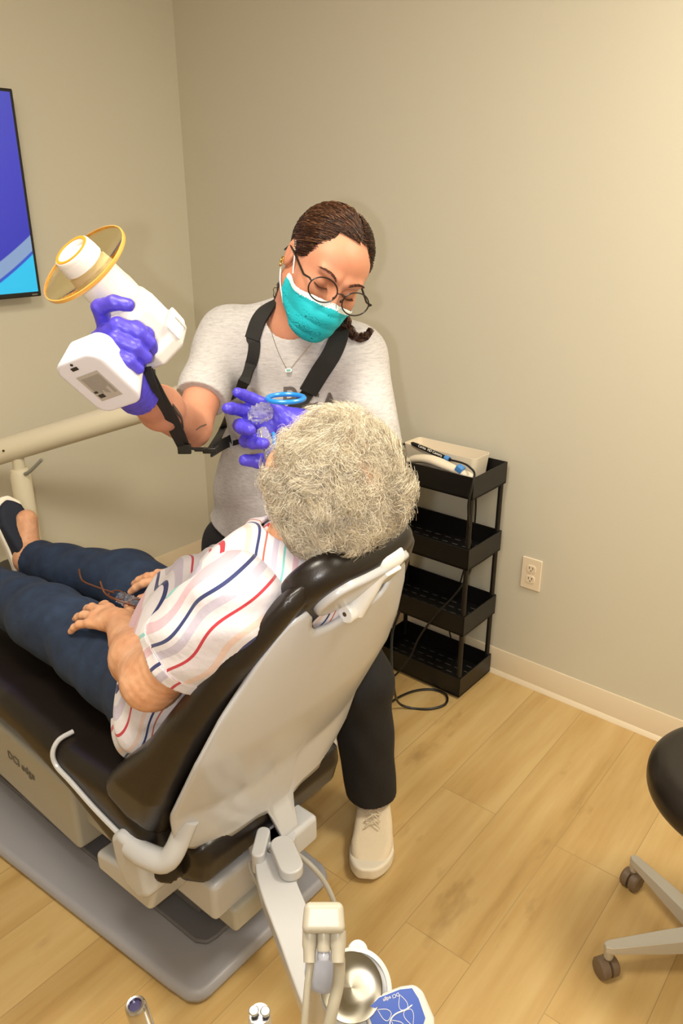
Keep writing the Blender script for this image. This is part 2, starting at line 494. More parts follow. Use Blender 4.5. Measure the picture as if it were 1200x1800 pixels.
# wall outlet
plate_m = simple('outlet_plastic', '#ead9bf', .3)
dark_m = simple('dark_slot', '#4b3b28', .7)
oc = RM(1.692, 0, .440)
ou = empty('wall_outlet', oc, 'cream double wall outlet low on the wall to the right of the black cart', 'outlet')
mb = MB(); mb.prism(rrect(.0365, .0585, .004), lambda x, y, h: oc + x * R1 + y * ZV + h * R2, 0.0, .006); mb.build('cover_plate', plate_m, ou, bevel=.003)
for dz in (.0195, -.0195):
    mb = MB(); c = oc + dz * ZV
    mb.prism(rrect(.016, .014, .009), lambda x, y, h: c + x * R1 + y * ZV + h * R2, .005, .0085); rc = mb.build('receptacle', plate_m, ou, bevel=.001)
    mb = MB()
    mb.box(c - .0062 * R1 + .004 * ZV + .0085 * R2, V3(.0012, .0006, .004), np.stack([R1, R2, ZV], 1))
    mb.box(c + .0062 * R1 + .004 * ZV + .0085 * R2, V3(.0012, .0006, .0045), np.stack([R1, R2, ZV], 1))
    mb.lathe(c - .006 * ZV + .008 * R2, R2, [(.0022, 0), (.0022, .0012)], 10)
    mb.build('slot', dark_m, rc)
mb = MB(); mb.lathe(oc + .005 * R2, R2, [(.003, 0), (.003, .002), (.0015, .003)], 12); mb.build('screw', plate_m, ou)

# television on the left wall
blk = simple('black_plastic', '#141311', .35)
tvm = M('tv_picture')
tvb = RM(.0, .75, 1.32)
TW, THT = 1.12, .652
tv = empty('television', RM(.03, .75 + TW / 2, 1.31), 'wall-mounted television showing a blue swirl picture on the left wall', 'television')
RL = np.stack([R2, R1, ZV], 1)
mb = MB(); mb.box(RM(.055, .745 + TW / 2, 1.309 + THT / 2), V3(TW / 2, .016, THT / 2), RL); mb.build('casing', blk, tv, bevel=.004)
mb = MB(); mb.box(RM(.022, .745 + TW / 2, 1.309 + THT / 2), V3(.2, .0215, .16), RL); mb.build('wall_mount', blk, tv)
mb = MB(); mb.add([RM(.0715, .745 + .011, 1.309 + .017), RM(.0715, .745 + TW - .011, 1.309 + .017), RM(.0715, .745 + TW - .011, 1.309 + THT - .01), RM(.0715, .745 + .011, 1.309 + THT - .01)], [(0, 1, 2, 3)])
scr = mb.build('screen', tvm.m, tv, loc=RM(.0715, .745, 1.309))
# picture: royal blue, a grey-blue arc and a cyan field below
tcn = tvm.new('ShaderNodeTexCoord'); sx = tvm.new('ShaderNodeSeparateXYZ'); tvm.link(tcn.outputs['Object'], sx.inputs[0])
def mth(m, op, a, b=None, c=None):
    nd = m.new('ShaderNodeMath', operation=op)
    for i, v in enumerate((a, b, c)):
        if v is None: continue
        if isinstance(v, (int, float)): nd.inputs[i].default_value = v
        else: m.link(v, nd.inputs[i])
    return nd.outputs[0]
dist = mth(tvm, 'SQRT', mth(tvm, 'ADD', mth(tvm, 'POWER', sx.outputs[0], 2.0), mth(tvm, 'POWER', sx.outputs[1], 2.0)))
# arc: height falls away from the corner (distance along the wall)
hgt = mth(tvm, 'ADD', sx.outputs[2], mth(tvm, 'ADD', mth(tvm, 'MULTIPLY', dist, .75), mth(tvm, 'MULTIPLY', mth(tvm, 'POWER', dist, 2.0), -.62)))
cr = tvm.ramp(hgt, [(0, '#1fb4dc'), (.150, '#22b8e0'), (.151, '#2a50b8'), (.163, '#2a50b8'), (.164, '#7f97bb'), (.212, '#7f97bb'), (.213, '#2e31a8'), (.45, '#3a3bb0'), (.7, '#4346ae'), (1, '#4a55b4')])
tvm.link(cr, tvm.b.inputs['Emission Color']); tvm.setb(Base_Color=(.01, .01, .01, 1), Roughness=.25); tvm.b.inputs['Emission Strength'].default_value = .78
mb = MB()
for k in range(5): mb.box(RM(.0714, .762 + k * .0042, 1.3165), V3(.0015, .0004, .002), RL)
mb.build('maker_badge', simple('badge_grey', '#8d8a80', .4), tv)

# ------------------------------------------------------------------ overhead light arm and post
cream = simple('cream_enamel', '#d9cfb6', .32)
pa_ = at(-10, 797, 2.5); pb_ = at(262, 716, 2.52); PX, PY = at(35, 830, 2.5)[:2]
la = empty('light_arm', V3(PX, PY, 0), 'cream tubular swing arm on a post behind the person in the grey t-shirt', 'swing arm')
dirA = nrm(pb_ - pa_)
zA = (pa_ + dirA * ((PX - pa_[0]) / dirA[0]))[2]
mb = MB(); mb.tube([pa_ - dirA * .06, pa_ - dirA * .03, pa_, pb_, pb_ + dirA * .30], [.043] * 5, 24); mb.build('arm', cream, la, bevel=.006)
mb = MB(); mb.lathe(V3(PX, PY, zA - .11), ZV, [(.017, 0), (.020, .02), (.020, .10)], 20); mb.build('pivot', cream, la)
mb = MB(); mb.lathe(V3(PX, PY, 0), ZV, [(.034, 0), (.034, zA - .095), (.029, zA - .08), (.02, zA - .076)], 28); mb.build('post', cream, la)
mb = MB(); mb.box(V3(PX - .07, PY, zA - .245), V3(.085, .036, .033)); mb.build('cross_block', cream, la, bevel=.008)
mb = MB(); mb.lathe(V3(PX, PY, 0), ZV, [(.13, 0), (.13, .015), (.05, .03), (.036, .035)], 28); mb.build('foot_plate', cream, la)
mb = MB(); mb.tube(crv([V3(PX + .025, PY - .02, zA - .09), V3(PX + .05, PY - .035, zA - .075), V3(PX + .10, PY - .045, zA - .03)], 6), .006, 8); mb.build('cable', simple('grey_cable', '#8b8a80', .5), la)
mb = MB(); mb.lathe(V3(PX - .025, PY - .039, zA), V3(0, -1, 0), [(.004, -.003), (.004, .004)], 10); mb.build('screw', dark_m, la)

# ------------------------------------------------------------------ dental chair
def toCH(p):
    q = p - Q0
    return np.stack([q @ DV, q @ WV, q[:, 2]], 1)
def poly2(a, z, poly):
    """signed distance to polygon"""
    P = np.stack([a, z], 1); n = len(poly); d_ = np.full(len(a), 1e9); s_ = np.ones(len(a))
    for i in range(n):
        A = np.array(poly[i], float); B = np.array(poly[i - 1], float)
        e = B - A; w_ = P - A
        t = np.clip((w_ @ e) / (e @ e), 0, 1)
        d_ = np.minimum(d_, ((w_ - t[:, None] * e) ** 2).sum(1))
        c1 = P[:, 1] >= A[1]; c2 = P[:, 1] < B[1]; c3 = e[0] * w_[:, 1] > e[1] * w_[:, 0]
        fl = (c1 & c2 & c3) | (~c1 & ~c2 & ~c3)
        s_ = np.where(fl, -s_, s_)
    return s_ * np.sqrt(d_)
def extr(q, poly, Bf, r, rc=None, bc=0.0):
    d2 = poly2(q[:, 0], q[:, 2], poly) + r
    B = Bf(q) if callable(Bf) else Bf
    db = np.abs(q[:, 1] - bc) - B + r
    return np.hypot(np.maximum(d2, 0), np.maximum(db, 0)) + np.minimum(np.maximum(d2, db), 0) - r
def ch_bounds(a0, a1, b0, b1, z0, z1):
    c = np.array([CH(a, b, z) for a in (a0, a1) for b in (b0, b1) for z in (z0, z1)])
    return c.min(0) - .01, c.max(0) + .01

leather = simple('black_leather', '#1b1512', .33, bump=(420, .12, .0015))
leather.node_tree.nodes['Principled BSDF'].inputs['Specular IOR Level'].default_value = .45
shell_m = simple('grey_shell', '#bfbfc2', .22)
beige_m = simple('beige_housing', '#aeaca4', .4)
basem = simple('base_grey', '#9a99a1', .38)
base2m = simple('base_dark_grey', '#646369', .42)
whitepl = simple('white_plastic', '#e6e6e4', .25)
chair = empty('dental_chair', CH(.3, 0, 0), 'reclined dental chair in black leather with a pale grey back shell and grey floor plate', 'dental chair')
# floor plate
mb = MB()
pl = [(-.035, -.19), (-.03, -.215), (-.005, -.232), (.05, -.24), (.68, -.292), (1.25, -.33), (1.25, .30), (.1, .235), (.0, .228), (-.025, .21), (-.035, .19)]
mb.prism(pl, lambda x, y, h: CH(x, y, h), 0, .035)
mb.build('base_plate', basem, chair, bevel=.018, seg=4)
mb = MB(); mb.prism([(.045, -.10), (.05, -.125), (.075, -.14), (.55, -.155), (1.2, -.165), (1.2, .165), (.08, .14), (.05, .125), (.045, .11)], lambda x, y, h: CH(x, y, h), .034, .047)
mb.build('base_cover', base2m, chair, bevel=.006)
# lift and housings
def ch_box(name, a0, a1, b0, b1, z0, z1, m, bev=.012, parent=None, slope=0.0, label=None):
    mb = MB(); vs = []
    for z in (z0, z1):
        for a, b in ((a0, b0), (a1, b0), (a1, b1), (a0, b1)):
            vs.append(CH(a, b, z + slope * (a - a0)))
    mb.add(vs, [(3, 2, 1, 0), (4, 5, 6, 7), (0, 1, 5, 4), (1, 2, 6, 5), (2, 3, 7, 6), (3, 0, 4, 7)])
    return mb.build(name, m, parent or chair, bevel=bev, label=label)
ch_box('lift_arm', .12, .95, -.09, .09, .045, .22, base2m, .01)
side = ch_box('side_housing', .42, 1.15, -.205, .19, .135, .335, beige_m, .014, slope=.04)
ch_box('middle_housing', .215, .425, -.175, .17, .205, .375, beige_m, .01)
ch_box('rear_housing', -.035, .22, -.16, .075, .20, .30, shell_m, .014)
ch_box('rear_underside', -.05, .2, -.12, .06, .145, .21, beige_m, .01)
mbt = text_mesh('lettering', 'DCI edge', .034, CH(.66, -.2065, .27), -DV + ZV * -.04, ZV, simple('letter_grey', '#6f6a60', .5), side, .0006)
# seat
fs = lambda p: extr(toCH(p), [(-.02, .375), (.08, .35), (.30, .43), (.50, .475), (1.25, .50), (1.25, .56), (.55, .575), (.30, .545), (.12, .555), (.02, .50)], .272, .038)
sdf_mesh('seat_cushion', fs, *ch_bounds(-.2, 1.3, -.32, .32, .3, .66), .009, leather, chair)
fs2 = lambda p: np.maximum(extr(toCH(p), [(-.075, .42), (-.06, .365), (-.01, .335), (.08, .335), (.14, .40), (.10, .48), (-.03, .48), (-.07, .46)], .215, .032), -1e3)
sdf_mesh('seat_roll', fs2, *ch_bounds(-.2, .2, -.28, .28, .3, .52), .008, leather, chair)
# plastic seat rim with its raised front lip
for sgn in (-1, 1):
    mb = MB()
    pts = [CH(.325, sgn * .222, .556), CH(.328, sgn * .255, .552), CH(.326, sgn * .274, .53), CH(.312, sgn * .277, .505)] + [CH(a, sgn * .277, z) for a, z in [(.26, .492), (.17, .468), (.06, .45)]]
    mb.tube(crv(pts, 5), .0055, 8, flat=1.0)
    mb.build('seat_rim', shell_m, chair)
# backrest cushion
Bback = lambda q: np.interp(q[:, 2], [.45, .6, .8, .95, 1.04, 1.1], [.262, .285, .265, .235, .19, .155])
bc_poly = [(.155, .515), (.150, .560), (.09, .625), (.0, .72), (-.10, .86), (-.185, .985), (-.262, 1.075), (-.290, 1.085), (-.290, 1.05), (-.210, .90), (-.120, .74), (-.040, .585), (.005, .485), (.08, .475)]
def f_back(p):
    q = toCH(p)
    d_ = extr(q, bc_poly, Bback(q), .042)
    # head cut-out in the middle of the top edge
    cut = np.sqrt((q[:, 1] / 1.15) ** 2 + ((q[:, 2] - 1.10)) ** 2) - .075
    d_ = smax(d_, -cut, .05)
    # stitched seam
    seam = np.abs(np.abs(q[:, 1]) - (Bback(q) - .055)) 
    return d_ + .003 * np.exp(-(seam / .006) ** 2)
sdf_mesh('backrest_cushion', f_back, *ch_bounds(-.38, .2, -.32, .32, .42, 1.14), .0075, leather, chair)
# back shell
Ea = [(-.082, .36), (-.062, .40), (-.038, .46), (-.066, .583), (-.153, .754), (-.218, .905), (-.264, 1.01), (-.286, 1.06)]
ez = np.array([e[1] for e in Ea]); ea = np.array([e[0] for e in Ea])
Bs = lambda z: np.interp(z, [.44, .5, .6, .75, .85, .95, 1.03], [.215, .25, .268, .262, .238, .195, .145])
def z_top(t):
    t = abs(t); return np.interp(t, [0, .3, .5, .62, .72, .85, .95, 1.0], [.975, .975, .98, .995, 1.018, 1.032, 1.022, .995])
def z_bot(t):
    t = abs(t); return np.interp(t, [0, .12, .15, .3, .6, .9, 1.0], [.385, .385, .455, .462, .455, .462, .50])
mb = MB(); NT, NS = 72, 40; vs = []; fsx = []
for i in range(NS + 1):
    for j in range(NT + 1):
        t = -1 + 2 * j / NT
        z = z_bot(t) + (z_top(t) - z_bot(t)) * i / NS
        a = np.interp(z, ez, ea); bulge = np.interp(z, [.4, .6, 1.0], [.045, .04, .02]) * (1 - abs(t) ** 2.5)
        vs.append(CH(a - bulge * .85, t * Bs(z), z - bulge * .3))
for i in range(NS):
    for j in range(NT):
        k = i * (NT + 1) + j; fsx.append((k, k + 1, k + NT + 2, k + NT + 1))
mb.add(vs, fsx)
sh = mb.build('back_shell', shell_m, chair, angle=60)
so = sh.modifiers.new('t', 'SOLIDIFY'); so.thickness = .009; so.offset = 0
# arms that carry the backrest
for sgn in (-1, 1):
    mb = MB()
    kf = 1 if sgn < 0 else .62
    mb.tube(crv([CH(-.062, kf * sgn * .222, .555), CH(-.045, kf * sgn * .262, .475), CH(.01, kf * sgn * .275, .455), CH(.06, kf * sgn * .276, .45)], 6), [.024] * 19, 14, flat=.8)
    mb.build('side_link', shell_m, chair)
    mb = MB(); mb.prism([(.02, .465), (.085, .475), (.112, .45), (.105, .39), (.075, .345), (.03, .335), (.0, .36), (.01, .42)], lambda x, y, h: CH(x, h, y), min(sgn * .235, sgn * .292), max(sgn * .235, sgn * .292))
    mb.build('hinge_block', shell_m, chair, bevel=.014)
    mb = MB(); mb.prism([(.02, .345), (.10, .335), (.24, .30), (.24, .25), (.05, .26)], lambda x, y, h: CH(x, h, y), min(sgn * .15, sgn * .26), max(sgn * .15, sgn * .26))
    mb.build('cross_bracket', shell_m, chair, bevel=.012)
# centre pivot below the shell
ch_box('pivot_bracket', -.12, -.03, -.06, .075, .31, .38, shell_m, .012)
mb = MB(); mb.lathe(CH(-.125, -.085, .385), WV, [(.014, 0), (.017, .004), (.017, .04)], 18); mb.build('pivot_bolt', simple('steel', '#b5b3ae', .3, 1.0), chair)
mb = MB(); mb.lathe(CH(-.125, -.086, .385), -WV, [(.007, 0), (.007, .002)], 12); mb.build('pivot_socket', dark_m, chair)
# headrest
hth = math.radians(50)
hn = -math.sin(hth) * DV - math.cos(hth) * ZV       # outward, away from the head
hu = -math.cos(hth) * DV + math.sin(hth) * ZV
HC = on_b(622, 1001, 0.0)
HR = np.stack([WV, hu, hn], 1)
def f_hr(p):
    q = (p - HC) @ HR
    x, y, z = q.T
    r2 = np.sqrt((np.maximum(np.abs(x) - .076, 0)) ** 2 + (y * .95) ** 2) - .066
    z2 = z - .018 + .35 * (x ** 2) * 2 + .6 * y * y
    d1 = r2 + .026; d2 = np.abs(z2 + .02) - .030 + .026
    return np.hypot(np.maximum(d1, 0), np.maximum(d2, 0)) + np.minimum(np.maximum(d1, d2), 0) - .026
sdf_mesh('headrest_cushion', f_hr, HC - .2, HC + .2, .005, leather, chair)
def f_hp(p):
    q = (p - HC) @ HR
    x, y, z = q.T
    r2 = np.sqrt((np.maximum(np.abs(x) - .062, 0)) ** 2 + (y * .95) ** 2) - .046
    z2 = z - .030 + .35 * (x ** 2) * 2 + .5 * y * y
    d1 = r2 + .006; d2 = np.abs(z2) - .010 + .006
    return np.hypot(np.maximum(d1, 0), np.maximum(d2, 0)) + np.minimum(np.maximum(d1, d2), 0) - .006
sdf_mesh('headrest_plate', f_hp, HC - .16, HC + .16, .004, shell_m, chair)
hp0 = on_b(676, 982, .035)
mb = MB(); mb.lathe(hp0 - WV * .032, WV, [(.014, 0), (.020, .004), (.022, .015), (.022, .055), (.020, .062), (.012, .065)], 26)
mb.box((hp0 + HC + WV * .035 + hn * .03) / 2, V3(.020, .020, .022), HR)
hb = mb.build('headrest_knuckle', whitepl, chair, bevel=.003)
pv = on_b(612, 1076, -.012)
mb = MB()
mb.tube(crv([hp0 - WV * .012, (hp0 + pv) / 2 + hn * .006, pv + WV * .016], 6), [.021, .0205, .020, .019, .018, .0175, .017, .017, .017, .018, .019, .020, .021], 16, flat=.8, up=WV)
mb.build('headrest_arm', whitepl, chair)
mb = MB(); mb.lathe(pv - WV * .010, WV, [(.015, 0), (.0175, .003), (.0175, .030), (.015, .033)], 26); pk = mb.build('headrest_pivot', whitepl, chair)
mb = MB(); mb.lathe(pv - WV * .0105, WV, [(.0042, 0), (.0042, .003)], 14); mb.build('pivot_socket', dark_m, pk)
mb = MB(); mb.prism(rrect(.022, .030, .01), lambda x, y, h: pv + DV * .014 + WV * (x + .012) + (-ZV * .9 + DV * .42) * (y + .022) + h * nrm(DV * .9 + ZV * .42), -.012, .004)
mb.build('headrest_slide', whitepl, chair, bevel=.003)

# ------------------------------------------------------------------ people: shared head
def head_rot(roll, yaw, pitch):
    """local: +x image right, -y face, +z crown"""
    return rot('Y', roll) @ rot('Z', yaw) @ rot('X', pitch)
def head_sdf(p, C0, R, s=1.0, face=True, ears=True, full=1.0):
    q = ((p - C0) @ R) / s
    ax = np.stack([np.abs(q[:, 0]), q[:, 1], q[:, 2]], 1)
    d_ = ell(q, (0, .014, .045), (.074, .093, .076))
    d_ = smin(d_, ell(q, (0, -.028, -.012), (.062 * full, .066, .084)), .03)
    d_ = smin(d_, ell(q, (0, -.052, .045), (.055, .036, .040)), .03)
    d_ = smin(d_, cap(ax, (.049 * full, .004, -.045), (.020, -.066, -.088), .020, .017), .035)
    d_ = smin(d_, ell(q, (0, -.078, -.090), (.019, .016, .017)), .025)
    d_ = smin(d_, ell(ax, (.040, -.062, -.020), (.024 * full, .024, .024)), .025)       # cheeks
    if face:
        d_ = smax(d_, -ell(ax, (.0315, -.110, .010), (.020, .024, .013)), .016)     # sockets
        d_ = smin(d_, ell(ax, (.0315, -.0745, .008), (.0165, .0150, .0125)), .003)   # closed lids
        d_ = smin(d_, cap(ax, (.012, -.094, .030), (.043, -.084, .034), .006, .004), .016)   # brow
        d_ = smin(d_, cap(q, (0, -.090, .018), (0, -.112, -.026), .0065, .0095), .014)
        d_ = smin(d_, ell(ax, (.011, -.100, -.030), (.0075, .009, .0065)), .008)
        d_ = smin(d_, ell(q, (0, -.094, -.052), (.022, .009, .006)), .010)
        d_ = smin(d_, ell(q, (0, -.092, -.062), (.018, .009, .006)), .010)
        d_ = smax(d_, -ell(q, (0, -.106, -.057), (.022, .008, .0015)), .003)
    if ears:
        e1 = ell(ax, (.0765, .012, .004), (.0075, .018, .030), rot('X', -12))
        e1 = smax(e1, -ell(ax, (.0850, .009, .006), (.0055, .010, .019)), .006)
        d_ = smin(d_, e1, .008)
    return d_ * s

skin_young = M('skin_nurse')
skin_young.link(skin_young.ramp(skin_young.noise(14, 4), [(.3, '#bd7f63'), (.7, '#cc9175')]), skin_young.b.inputs['Base Color'])
skin_young.setb(Roughness=.5, Specular_IOR_Level=.3); skin_young.b.inputs['Subsurface Weight'].default_value = .12; skin_young.b.inputs['Subsurface Radius'].default_value = (.9, .35, .2); skin_young.b.inputs['Subsurface Scale'].default_value = .01
skin_young.bump(skin_young.noise(260, 3), .12, .001)
skin_old = M('skin_patient')
skin_old.link(skin_old.ramp(skin_old.noise(26, 5, None, .6), [(.3, '#c98d68'), (.5, '#d8a17c'), (.72, '#dfae8c')]), skin_old.b.inputs['Base Color'])
skin_old.setb(Roughness=.5); skin_old.b.inputs['Subsurface Weight'].default_value = .12; skin_old.b.inputs['Subsurface Radius'].default_value = (.9, .35, .2); skin_old.b.inputs['Subsurface Scale'].default_value = .01
skin_old.bump(skin_old.noise(120, 5, None, .6), .35, .002)
glove_m = M('nitrile_glove')
glove_m.setb(Base_Color=lin('#4a3fc4'), Roughness=.42)
gv = glove_m.coord((1, 1, 1)); gw = remap(glove_m, gv, (30, 90, 60))
glove_m.bump(glove_m.noise(1.6, 3, gw), .35, .003)
shirt_m = M('heather_grey_cotton')
shirt_m.link(shirt_m.ramp(shirt_m.noise(1, 6, remap(shirt_m, shirt_m.coord(), (60, 60, 340)), .75), [(.32, '#a39fa0'), (.5, '#b9b5b5'), (.7, '#c6c2c0')]), shirt_m.b.inputs['Base Color'])
shirt_m.setb(Roughness=.92); shirt_m.bump(shirt_m.noise(14, 4), .35, .012)
black_cloth = simple('black_trouser_cloth', '#131113', .85, bump=(30, .3, .006))
hair_m = M('brown_hair')
at_ = hair_m.new('ShaderNodeAttribute', attribute_name='tone')
hair_m.link(hair_m.ramp(at_.outputs['Fac'], [(0, '#1e0e07'), (.4, '#371c0f'), (.75, '#482a1a'), (1, '#7c5436')]), hair_m.b.inputs['Base Color'])
hair_m.setb(Roughness=.36)
hair_base = simple('hair_base', '#331a0d', .6)

# ------------------------------------------------------------------ nurse
nurse = empty('person', V3(-.06, 1.68, 0), 'person standing in grey t-shirt, turquoise face mask and purple gloves, leaning over the chair', 'person')
NS = .98
NH = at(568, 476, 1.60)
NR = head_rot(26, 24, 15)
def nh(x, y, z): return NH + NR @ V3(x, y, z) * NS
neck0 = nh(0, .030, -.055); neckb = at(513, 572, 1.70)
chest = at(522, 700, 1.745); belly = at(490, 838, 1.79); pelvis = at(480, 960, 1.83)
shR = at(392, 596, 1.735); shL = at(634, 634, 1.665)
elR = at(336, 752, 1.53)
elL = at(672, 850, 1.50)
hipR = pelvis + V3(-.09, .02, -.04); hipL = pelvis + V3(.09, -.02, -.04)
knL = V3(.048, 1.665, .48); anL = V3(.083, 1.665, .095)
knR = V3(-.22, 1.86, .48); anR = V3(-.20, 1.96, .09)
TX = nrm(shL - shR)                                      # torso left-right
def torso_R(up):
    u = nrm(up); x = nrm(TX - u * (TX @ u)); return np.stack([x, np.cross(u, x), u], 1)
TR1 = torso_R(neckb - chest); TR2 = torso_R(chest - belly); TR3 = torso_R(belly - pelvis)

# x-ray unit frame (hand follows it)
cb_ = -nrm(at(185, 580, 1.0) - V3(0, 0, CAM_H)); cr_ = nrm(np.cross(ZV, cb_)); cu_ = np.cross(cb_, cr_)
XA = nrm(-.575 * cr_ + .672 * cu_ + .42 * cb_)          # towards the cone tip
XH = .30 * cr_ + .68 * cu_ - .67 * cb_; XH = nrm(XH - XA * (XH @ XA))    # handle, towards the barrel
XU = np.cross(XA, XH)
XF = at(174, 675, 1.075)   # centre of the battery face
def xr(a, h, u): return XF + XA * a + XH * h + XU * u
RgR = hand_frame(XA * .93 + XH * .06 - XU * .25, XU * .85 - XA * .35, 1)
if (RgR[:, 1] @ XH) < 0: RgR[:, 1] *= -1
# grip: wrist behind the handle
wrR = xr(-.072, .066, .030)
curlR = [(12, 66, 30), (62, 62, 30), (64, 64, 30), (66, 62, 30)]
hpR = hand_parts(wrR, RgR, curlR, [(.50, .34, -.80), (.86, -.30, -.36), (.90, -.42, -.02)], spread=(2, 0, -2, -5))
RgL = hand_frame(V3(-.94, -.22, .22), V3(.10, .94, -.20), -1)
wrL = at(540, 757, 1.33)
curlL = [(55, 55, 30), (42, 48, 30), (18, 30, 16), (8, 22, 14)]
hpL = hand_parts(wrL, RgL, curlL, [(.62, .62, -.35), (.93, .30, -.12), (.99, .05, -.10)], spread=(10, 3, -5, -14))
# put the elbow where the forearm needs it
def f_legs(p, infl=0.0, fl=1.0):
    d_ = chain(p, [hipR, knR, anR], [.088 + infl, .058 + infl * fl, .042 + infl * fl * 1.2], .03)
    d_ = smin(d_, chain(p, [hipL, knL, anL], [.088 + infl, .058 + infl * fl, .042 + infl * fl * 1.2], .03), .03)
    return smin(d_, ell(p, pelvis - V3(0, 0, .01), V3(.165, .115, .12) + infl, TR3), .05)
def f_torso(p, infl=0.0):
    d_ = ell(p, chest + V3(0, 0, .01), V3(.150, .100, .17) + infl, TR1)
    d_ = smin(d_, ell(p, chest - TR1[:, 1] * .035 - ZV * .02, V3(.115, .085, .075) + infl, TR1), .05)
    d_ = smin(d_, ell(p, belly, V3(.128, .092, .17) + infl, TR2), .06)
    d_ = smin(d_, ell(p, pelvis, V3(.160, .108, .13) + infl, TR3), .06)
    d_ = smin(d_, cap(p, shR + TX * .03, shL - TX * .03, .050 + infl, .050 + infl), .06)
    d_ = smin(d_, cap(p, neckb - ZV * .01, neckb - ZV * .05 + TX * .11, .042 + infl, .036 + infl), .04)
    d_ = smin(d_, cap(p, neckb - ZV * .01, neckb - ZV * .05 - TX * .11, .042 + infl, .036 + infl), .04)
    return d_
def f_body(p):
    d_ = head_sdf(p, NH, NR, NS)
    d_ = smin(d_, cap(p, neck0, neckb - ZV * .02, .053, .056), .035)
    d_ = smin(d_, f_torso(p), .04)
    d_ = smin(d_, f_legs(p), .04)
    fwR = wrR - RgR[:, 0] * .0
    d_ = smin(d_, chain(p, [shR, elR, elR * .45 + wrR * .55, wrR], [.046, .038, .037, .026], .02), .03)
    d_ = smin(d_, chain(p, [shL, elL, elL * .5 + wrL * .5, wrL], [.046, .038, .036, .026], .02), .03)
    d_ = smin(d_, hand_sdf(p, wrR, RgR, hpR, infl=-.003), .012)
    d_ = smin(d_, hand_sdf(p, wrL, RgL, hpL, infl=-.003), .012)
    for an, fw in ((anL, V3(.05, -.99, 0)), (anR, V3(.0, -1, 0))):
        d_ = smin(d_, cap(p, an - ZV * .04 - V3(*fw) * .01, an - ZV * .065 + V3(*fw) * .11, .026, .018), .02)
    return d_
sdf_mesh('body', f_body, V3(-.52, 1.0, 0), V3(.28, 2.16, 1.74), .0034, skin_young.m, nurse, newton=2)

# t-shirt
cuffR = shR + (elR - shR) * .70; cuffL = shL + (elL - shL) * .72
def f_shirt_o(p):
    w_ = np.sin(p[:, 2] * 38 + p[:, 0] * 16 + 2 * np.sin(p[:, 0] * 17 + 1)) * np.sin(p[:, 0] * 22 - p[:, 2] * 12 + 1.3)
    low = np.clip((1.25 - p[:, 2]) / .3, 0, 1)
    d_ = f_torso(p, .018) - .004 - .0045 * w_ * (.3 + low) - .010 * low
    # folds running from the arm down to the waist
    d_ -= .0035 * np.sin((p[:, 0] * .6 + p[:, 2]) * 70) * np.clip(1 - np.abs(p[:, 2] - 1.12) / .12, 0, 1)
    aR = nrm(elR - shR); aL = nrm(elL - shL)
    sR = np.maximum(chain(p, [shR + aR * -.01, cuffR], [.058, .056], .01), (p - cuffR) @ aR)
    sL = np.maximum(chain(p, [shL + aL * -.01, cuffL], [.058, .056], .01), (p - cuffL) @ aL)
    d_ = smin(d_, sR - .002 * np.sin((p @ aR) * 60), .035); d_ = smin(d_, sL, .035)
    return d_
HEM = belly * .35 + pelvis * .65
def f_shirt(p):
    o = f_shirt_o(p)
    inner = -(o + .007)
    d_ = np.maximum(o, inner)
    d_ = np.maximum(d_, -plane(p, pelvis + ZV * .035, ZV * .95 + V3(.30, 0, 0)))
    # neck opening
    nd = nrm(neck0 - neckb)
    d_ = smax(d_, -(cap(p, neckb + V3(.0, -.022, .002), neck0 + nd * .05, .062, .062)), .004)
    return d_
sdf_mesh('t_shirt', f_shirt, V3(-.42, 1.4, .78), V3(.28, 2.05, 1.52), .0034, shirt_m.m, nurse, newton=2)
tsh = [o for o in nurse.children if o.name.startswith('t_shirt')][0]
# neckband
def ray_hit(o, dr, f, tmax=2.4, t0=.3):
    """march a ray to a surface"""
    dr = nrm(dr); t = t0
    for _ in range(200):
        dd = float(f((o + dr * t)[None])[0])
        if abs(dd) < .0004: break
        t += max(dd, .0003) * .8
        if t > tmax: break
    return o + dr * t
# trousers
def f_trous(p):
    d_ = f_legs(p, .012, 1.9)
    d_ -= .003 * np.sin(p[:, 2] * 42 + p[:, 0] * 30) * np.sin(p[:, 0] * 40)
    cutp = -(p[:, 2] - .115)
    d_ = np.maximum(d_, cutp)
    return np.maximum(d_, (p - pelvis) @ nrm(V3(.30, 0, .95)) - .07)
sdf_mesh('trousers', f_trous, V3(-.46, 1.5, .08), V3(.28, 2.12, 1.12), .0048, black_cloth, nurse)
